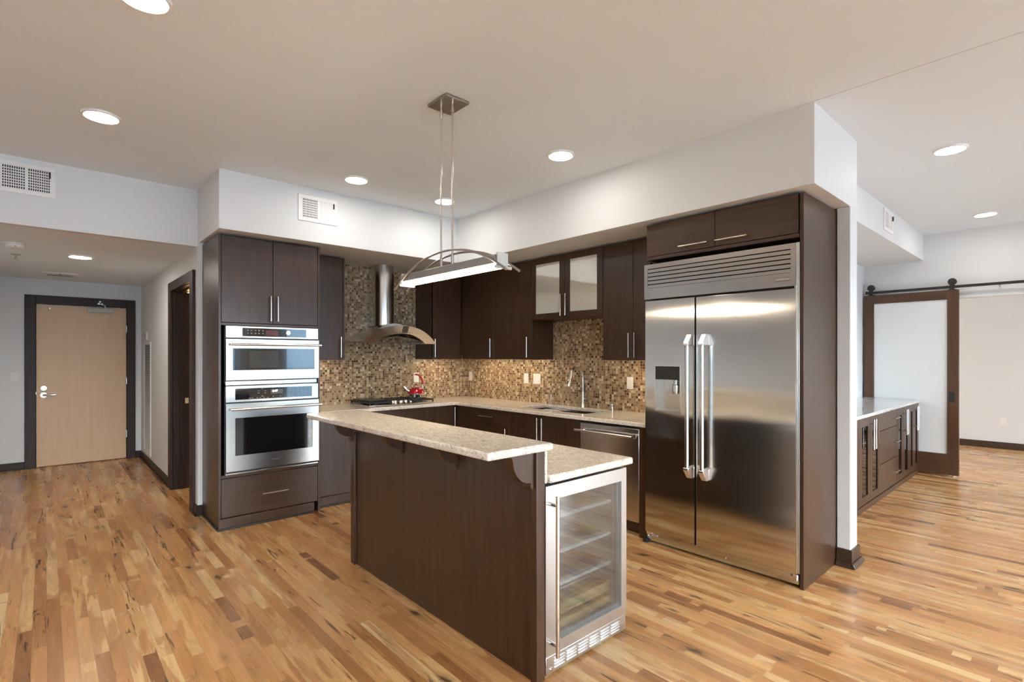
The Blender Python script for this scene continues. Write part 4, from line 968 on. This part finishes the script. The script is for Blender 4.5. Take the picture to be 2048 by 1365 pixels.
# bar top with eased corner, lower top with riser
o = build('bar_countertop', B(2.065, 3.955, -2.888, -2.515, 1.0365, 1.070), M['granite'], None, 0.009)
tag(o, 'long cream granite bar top raised over the island brackets', 'countertop')
c2 = build('island_worktop', B(2.055, 3.915, -2.494, -1.86, 0.878, 0.914), M['granite'], None, 0.008)
tag(c2, 'lower cream granite top of the island above the wine cooler', 'countertop')
build('riser', B(2.055, 3.895, -2.5135, -2.4945, 0.878, 1.036), M['granite'], c2, 0.002)

# wine cooler (faces +X)
WX = 3.895
c = thing('wine_cooler', 'stainless framed glass door wine cooler at the island end', 'wine cooler', (3.6, -2.2, 0.0))
y0, y1 = -2.504, -1.895
build('cabinet_shell', MB().box(3.27, WX - 0.045, y0 + 0.004, y0 + 0.03, 0.03, 0.866).box(3.27, WX - 0.045, y1 - 0.03, y1 - 0.004, 0.03, 0.866).box(3.27, WX - 0.045, y0 + 0.03, y1 - 0.03, 0.83, 0.866)
      .box(3.27, WX - 0.045, y0 + 0.03, y1 - 0.03, 0.03, 0.118), M['black'], c)
build('liner', MB().box(3.27, 3.29, y0 + 0.0305, y1 - 0.0305, 0.1185, 0.8295).box(3.29, WX - 0.05, y0 + 0.0305, y0 + 0.034, 0.1185, 0.8295).box(3.29, WX - 0.05, y1 - 0.034, y1 - 0.0305, 0.1185, 0.8295)
      .box(3.29, WX - 0.05, y0 + 0.034, y1 - 0.034, 0.825, 0.8295).box(3.29, WX - 0.05, y0 + 0.034, y1 - 0.034, 0.1185, 0.122), M['coolerin'], c)
for z in (0.680, 0.510, 0.355):
    s_ = build('shelf', B(3.30, WX - 0.075, y0 + 0.04, y1 - 0.05, z, z + 0.005), M['shelfglass'], c)
    build('shelf_edge', B(WX - 0.0745, WX - 0.062, y0 + 0.04, y1 - 0.05, z - 0.005, z + 0.011), M['shelfedge'], s_, 0.002)
s_ = build('shelf', B(3.30, 3.60, y0 + 0.04, y1 - 0.05, 0.757, 0.761), M['shelfglass'], c); build('shelf_edge', B(3.601, 3.612, y0 + 0.04, y1 - 0.05, 0.753, 0.765), M['shelfedge'], s_)
for z in (0.222, 0.142):
    m = MB()
    for k in range(6): m.box(3.32 + k * 0.08, 3.36 + k * 0.08, y0 + 0.045, y1 - 0.055, z + 0.006, z + 0.018)
    s_ = build('bottle_rack', m, M['coolerin'], c)
    build('rack_front', B(WX - 0.083, WX - 0.065, y0 + 0.042, y1 - 0.052, z - 0.012, z + 0.040), M['beech'], s_, 0.002)
build('rail', B(WX - 0.09, WX - 0.06, y1 - 0.049, y1 - 0.040, 0.13, 0.32), M['shelfedge'], c)
gy0, gy1, gz0, gz1 = -2.428, -1.938, 0.145, 0.797
fr = MB().box(WX - 0.042, WX, y0, gy0, 0.092, 0.862).box(WX - 0.042, WX, gy1, y1, 0.092, 0.862).box(WX - 0.042, WX, gy0, gy1, gz1, 0.862).box(WX - 0.042, WX, gy0, gy1, 0.092, gz0)
d = build('door', fr, M['wine'], c, smooth=0)
build('glass', B(WX - 0.020, WX - 0.004, gy0 + 0.0005, gy1 - 0.0005, gz0 + 0.0005, gz1 - 0.0005), M['wineglass'], d, smooth=0)
build('gasket', MB().box(WX - 0.036, WX - 0.021, gy0 + 0.0005, gy0 + 0.014, gz0 + 0.001, gz1 - 0.001).box(WX - 0.036, WX - 0.021, gy1 - 0.014, gy1 - 0.0005, gz0 + 0.001, gz1 - 0.001).box(WX - 0.036, WX - 0.021, gy0 + 0.014, gy1 - 0.014, gz0 + 0.001, gz0 + 0.012), M['grey'], d)
hy = -2.480
hm = MB().cyl((WX + 0.050, hy, 0.108), (WX + 0.050, hy, 0.828), 0.0095, 18)
for z in (0.158, 0.782): hm.cyl((WX + 0.0005, hy, z), (WX + 0.045, hy, z), 0.0085, 12)
build('handle', hm, M['chrome'], d)
gp = build('toe_grille', B(WX - 0.012, WX - 0.001, y0 + 0.002, y1 - 0.006, 0.012, 0.0905), M['wine'], c, 0.002)
sl = MB()
for k in range(6):
    ya_ = y0 + 0.055 + k * 0.084
    for j in range(4): sl.box(WX - 0.0009, WX + 0.0035, ya_, ya_ + 0.070, 0.026 + j * 0.014, 0.033 + j * 0.014)
build('louvers', sl, M['alu'], gp, 0.0015)
build('screw', MB().cyl((WX - 0.0009, y0 + 0.035, 0.03), (WX + 0.004, y0 + 0.035, 0.03), 0.008, 12).cyl((WX - 0.0009, y1 - 0.03, 0.05), (WX + 0.004, y1 - 0.03, 0.05), 0.008, 12), M['mirror'], gp)
build('hinge', MB().box(WX - 0.08, WX - 0.015, y1 - 0.06, y1 - 0.004, 0.8665, 0.874), M['black'], c)
for fxx in (3.32, WX - 0.07):
    for fyy in (y0 + 0.05, y1 - 0.05): build('foot', MB().cyl((fxx, fyy, 0), (fxx, fyy, 0.0295), 0.018, 14), M['black'], c)

# ------------------------------------------------------------------ pendant
px_, py_ = 2.962, -2.378; zb = 1.935
c = thing('linear_pendant', 'linear LED pendant with arched nickel arms hanging over the island', 'pendant light', (px_, py_, zb))
build('canopy', B(px_ - 0.098, px_ + 0.098, py_ - 0.083, py_ + 0.083, ZC - 0.016, ZC - 0.0005), M['nickel_dk'], c, 0.002)
for dx in (-0.058, 0.058):
    r_ = build('rod', MB().cyl((px_ + dx, py_ - 0.012, zb + 0.046), (px_ + dx, py_ - 0.012, ZC - 0.0165), 0.0062, 14), M['chrome'], c)
    build('coupling', MB().cyl((px_ + dx, py_ - 0.012, ZC - 0.075), (px_ + dx, py_ - 0.012, ZC - 0.0168), 0.0085, 14), M['chrome'], r_)
    build('coupling', MB().cyl((px_ + dx, py_ - 0.012, zb + 0.0462), (px_ + dx, py_ - 0.012, zb + 0.11), 0.0085, 14), M['chrome'], r_)
bx0, bx1 = 2.497, 3.462; yc = -2.395
build('light_bar', B(bx0, bx1, yc - 0.040, yc + 0.040, zb, zb + 0.0455), M['nickel_dk'], c, 0.003)
build('diffuser', B(bx0 + 0.002, bx1 - 0.004, yc - 0.036, yc + 0.036, zb - 0.020, zb - 0.0005), M['led'], c, 0.004)
for s_ in (-1, 1):
    pts = []
    for k in range(41):
        u = -1 + 2 * k / 40; x = (bx0 + bx1) / 2 + 0.015 + u * 0.56; pts.append((x, yc + s_ * 0.046, zb - 0.045 + 0.172 * (1 - abs(u) ** 2.1)))
    build('arch_arm', MB().tube(pts, 0.0065, 10), M['nickel_dk'], c)
for x in (bx0 + 0.006, bx1 + 0.006):
    build('end_bracket', MB().box(x - 0.002, x + 0.010, yc - 0.037, yc + 0.037, zb - 0.020, zb + 0.056).cyl((x + 0.013, yc - 0.055, zb - 0.022), (x + 0.013, yc + 0.055, zb - 0.022), 0.009, 12), M['acrylic'], c, 0.002)

# ------------------------------------------------------------------ buffet beyond the column (faces +X)
BX = 4.14
def glassunit(label, y0, y1, splits, carc0=None):
    c = thing('glass_door_cabinet', label, 'cabinet', (3.85, (y0 + y1) / 2, 0), 'buffet cabinets')
    cy = y0 if carc0 is None else carc0
    build('carcass', MB().box(3.545, BX - 0.021, cy, cy + 0.016, 0.012, 0.874).box(3.545, BX - 0.021, y1 - 0.017, y1 - 0.001, 0.012, 0.874).box(3.545, 3.56, cy + 0.016, y1 - 0.017, 0.012, 0.874)
          .box(3.56, BX - 0.021, cy + 0.016, y1 - 0.017, 0.012, 0.05).box(3.56, BX - 0.021, cy + 0.016, y1 - 0.017, 0.856, 0.874).box(3.56, BX - 0.06, cy + 0.016, y1 - 0.017, 0.44, 0.456), M['wood_in'], c)
    if carc0 is not None: build('filler_panel', B(BX - 0.0205, BX, carc0, y0 - 0.002, 0.055, 0.872), M['wood'], c)
    n = len(splits) - 1
    for k in range(n):
        a, b = splits[k] + 0.0015, splits[k + 1] - 0.0015; s_ = 0.075; z0, z1 = 0.06, 0.871
        f = MB().box(BX - 0.0205, BX, a, a + s_, z0, z1).box(BX - 0.0205, BX, b - s_, b, z0, z1).box(BX - 0.0205, BX, a + s_, b - s_, z0, z0 + 0.07).box(BX - 0.0205, BX, a + s_, b - s_, z1 - 0.085, z1)
        d = build('door', f, M['wood'], c, smooth=0)
        build('glass', B(BX - 0.014, BX - 0.008, a + s_ + 0.0005, b - s_ - 0.0005, z0 + 0.0705, z1 - 0.0855), M['darkglass'], d)
        hy_ = (b - 0.035) if k % 2 == 0 else (a + 0.035)
        pull(d, (BX, hy_, 0.56), (BX, hy_, 0.845), (1, 0, 0), M['chrome'], 0.008, 0.04)
    build('toe_board', B(BX - 0.02, BX + 0.004, cy, y1, 0.0, 0.054), M['wood_h'], c)
    return c
glassunit('glass door buffet cabinet nearest the white column', 1.36, 2.062, [1.36, 1.711, 2.062], 0.13)
c = thing('drawer_cabinet', 'three drawer unit in the middle of the buffet', 'cabinet', (3.85, 2.42, 0), 'buffet cabinets')
build('carcass', B(3.545, BX - 0.021, 2.064, 2.772, 0.012, 0.874), M['wood_in'], c)
for (a, b, hz) in ((0.692, 0.871, 0.782), (0.354, 0.685, 0.525), (0.060, 0.347, 0.205)):
    d = build('drawer', B(BX - 0.0205, BX, 2.066, 2.770, a, b), M['wood_h'], c, 0.0015)
    pull(d, (BX, 2.53, hz), (BX, 2.745, hz), (1, 0, 0), M['chrome'], 0.007, 0.035)
build('toe_board', B(BX - 0.02, BX + 0.004, 2.064, 2.772, 0.0, 0.054), M['wood_h'], c)
glassunit('glass door buffet cabinet right after the drawer unit', 2.774, 3.372, [2.774, 3.073, 3.372])
glassunit('last glass door buffet cabinet, against the sliding barn door', 3.374, 3.890, [3.374, 3.632, 3.890])
o = build('buffet_countertop', B(3.545, BX + 0.022, 0.13, 3.895, 0.8745, 0.907), M['granite_grey'], None, 0.004)
tag(o, 'pale grey granite top on the buffet cabinets', 'countertop')

# ------------------------------------------------------------------ barn door and track
DY0, DY1 = 3.905, 3.945
x0, x1, z0, z1 = 3.560, 4.520, 0.015, 2.245
c = thing('barn_door', 'sliding brown wood barn door with a tall frosted glass panel', 'door', (4.04, 3.925, z0))
build('stile', B(x0, x0 + 0.108, DY0, DY1, z0, z1), M['barnwood'], c, 0.002)
build('stile', B(x1 - 0.108, x1, DY0, DY1, z0, z1), M['barnwood'], c, 0.002)
build('rail', B(x0 + 0.1085, x1 - 0.1085, DY0, DY1, z1 - 0.112, z1), M['barnwood_h'], c, 0.002)
build('rail', B(x0 + 0.1085, x1 - 0.1085, DY0, DY1, z0, z0 + 0.250), M['barnwood_h'], c, 0.002)
build('glass', B(x0 + 0.109, x1 - 0.109, DY0 + 0.014, DY0 + 0.024, z0 + 0.2505, z1 - 0.1125), M['frost'], c, smooth=0)
fp = build('flush_pull', B(x1 - 0.088, x1 - 0.036, DY0 - 0.003, DY0 - 0.0003, 0.895, 1.020), M['blackmetal'], c, 0.001)
build('finger_cup', B(x1 - 0.080, x1 - 0.044, DY0 - 0.0034, DY0 - 0.0031, 0.905, 1.010), M['black'], fp)
for hx in (3.637, 4.458):
    h_ = build('hanger', MB().box(hx - 0.022, hx + 0.022, DY0 - 0.006, DY0 - 0.0004, z1 - 0.002, z1 + 0.105).box(hx - 0.04, hx + 0.04, DY0 + 0.002, DY1 - 0.004, z1 + 0.0005, z1 + 0.008), M['blackmetal'], c)
    build('wheel', MB().cyl((hx, DY0 + 0.001, z1 + 0.098), (hx, DY0 + 0.03, z1 + 0.098), 0.042, 28).cyl((hx, DY0 - 0.014, z1 + 0.098), (hx, DY0 - 0.0065, z1 + 0.098), 0.036, 28), M['blackmetal'], h_)
c = thing('door_track', 'flat black steel track above the barn door', 'door track', (4.6, 3.93, 2.268))
build('rail', B(3.575, 6.2, DY0 + 0.010, DY0 + 0.020, 2.266, 2.298), M['blackmetal'], c, 0.001)
for bx in (3.75, 4.30, 4.87, 5.6): build('standoff', MB().cyl((bx, DY0 + 0.004, 2.282), (bx, DY0 + 0.0098, 2.282), 0.009, 12).cyl((bx, DY0 + 0.0202, 2.282), (bx, 3.9995, 2.282), 0.011, 12), M['blackmetal'], c)
build('end_stop', B(3.577, 3.600, DY0 - 0.006, DY0 + 0.0095, 2.262, 2.302), M['blackmetal'], c)
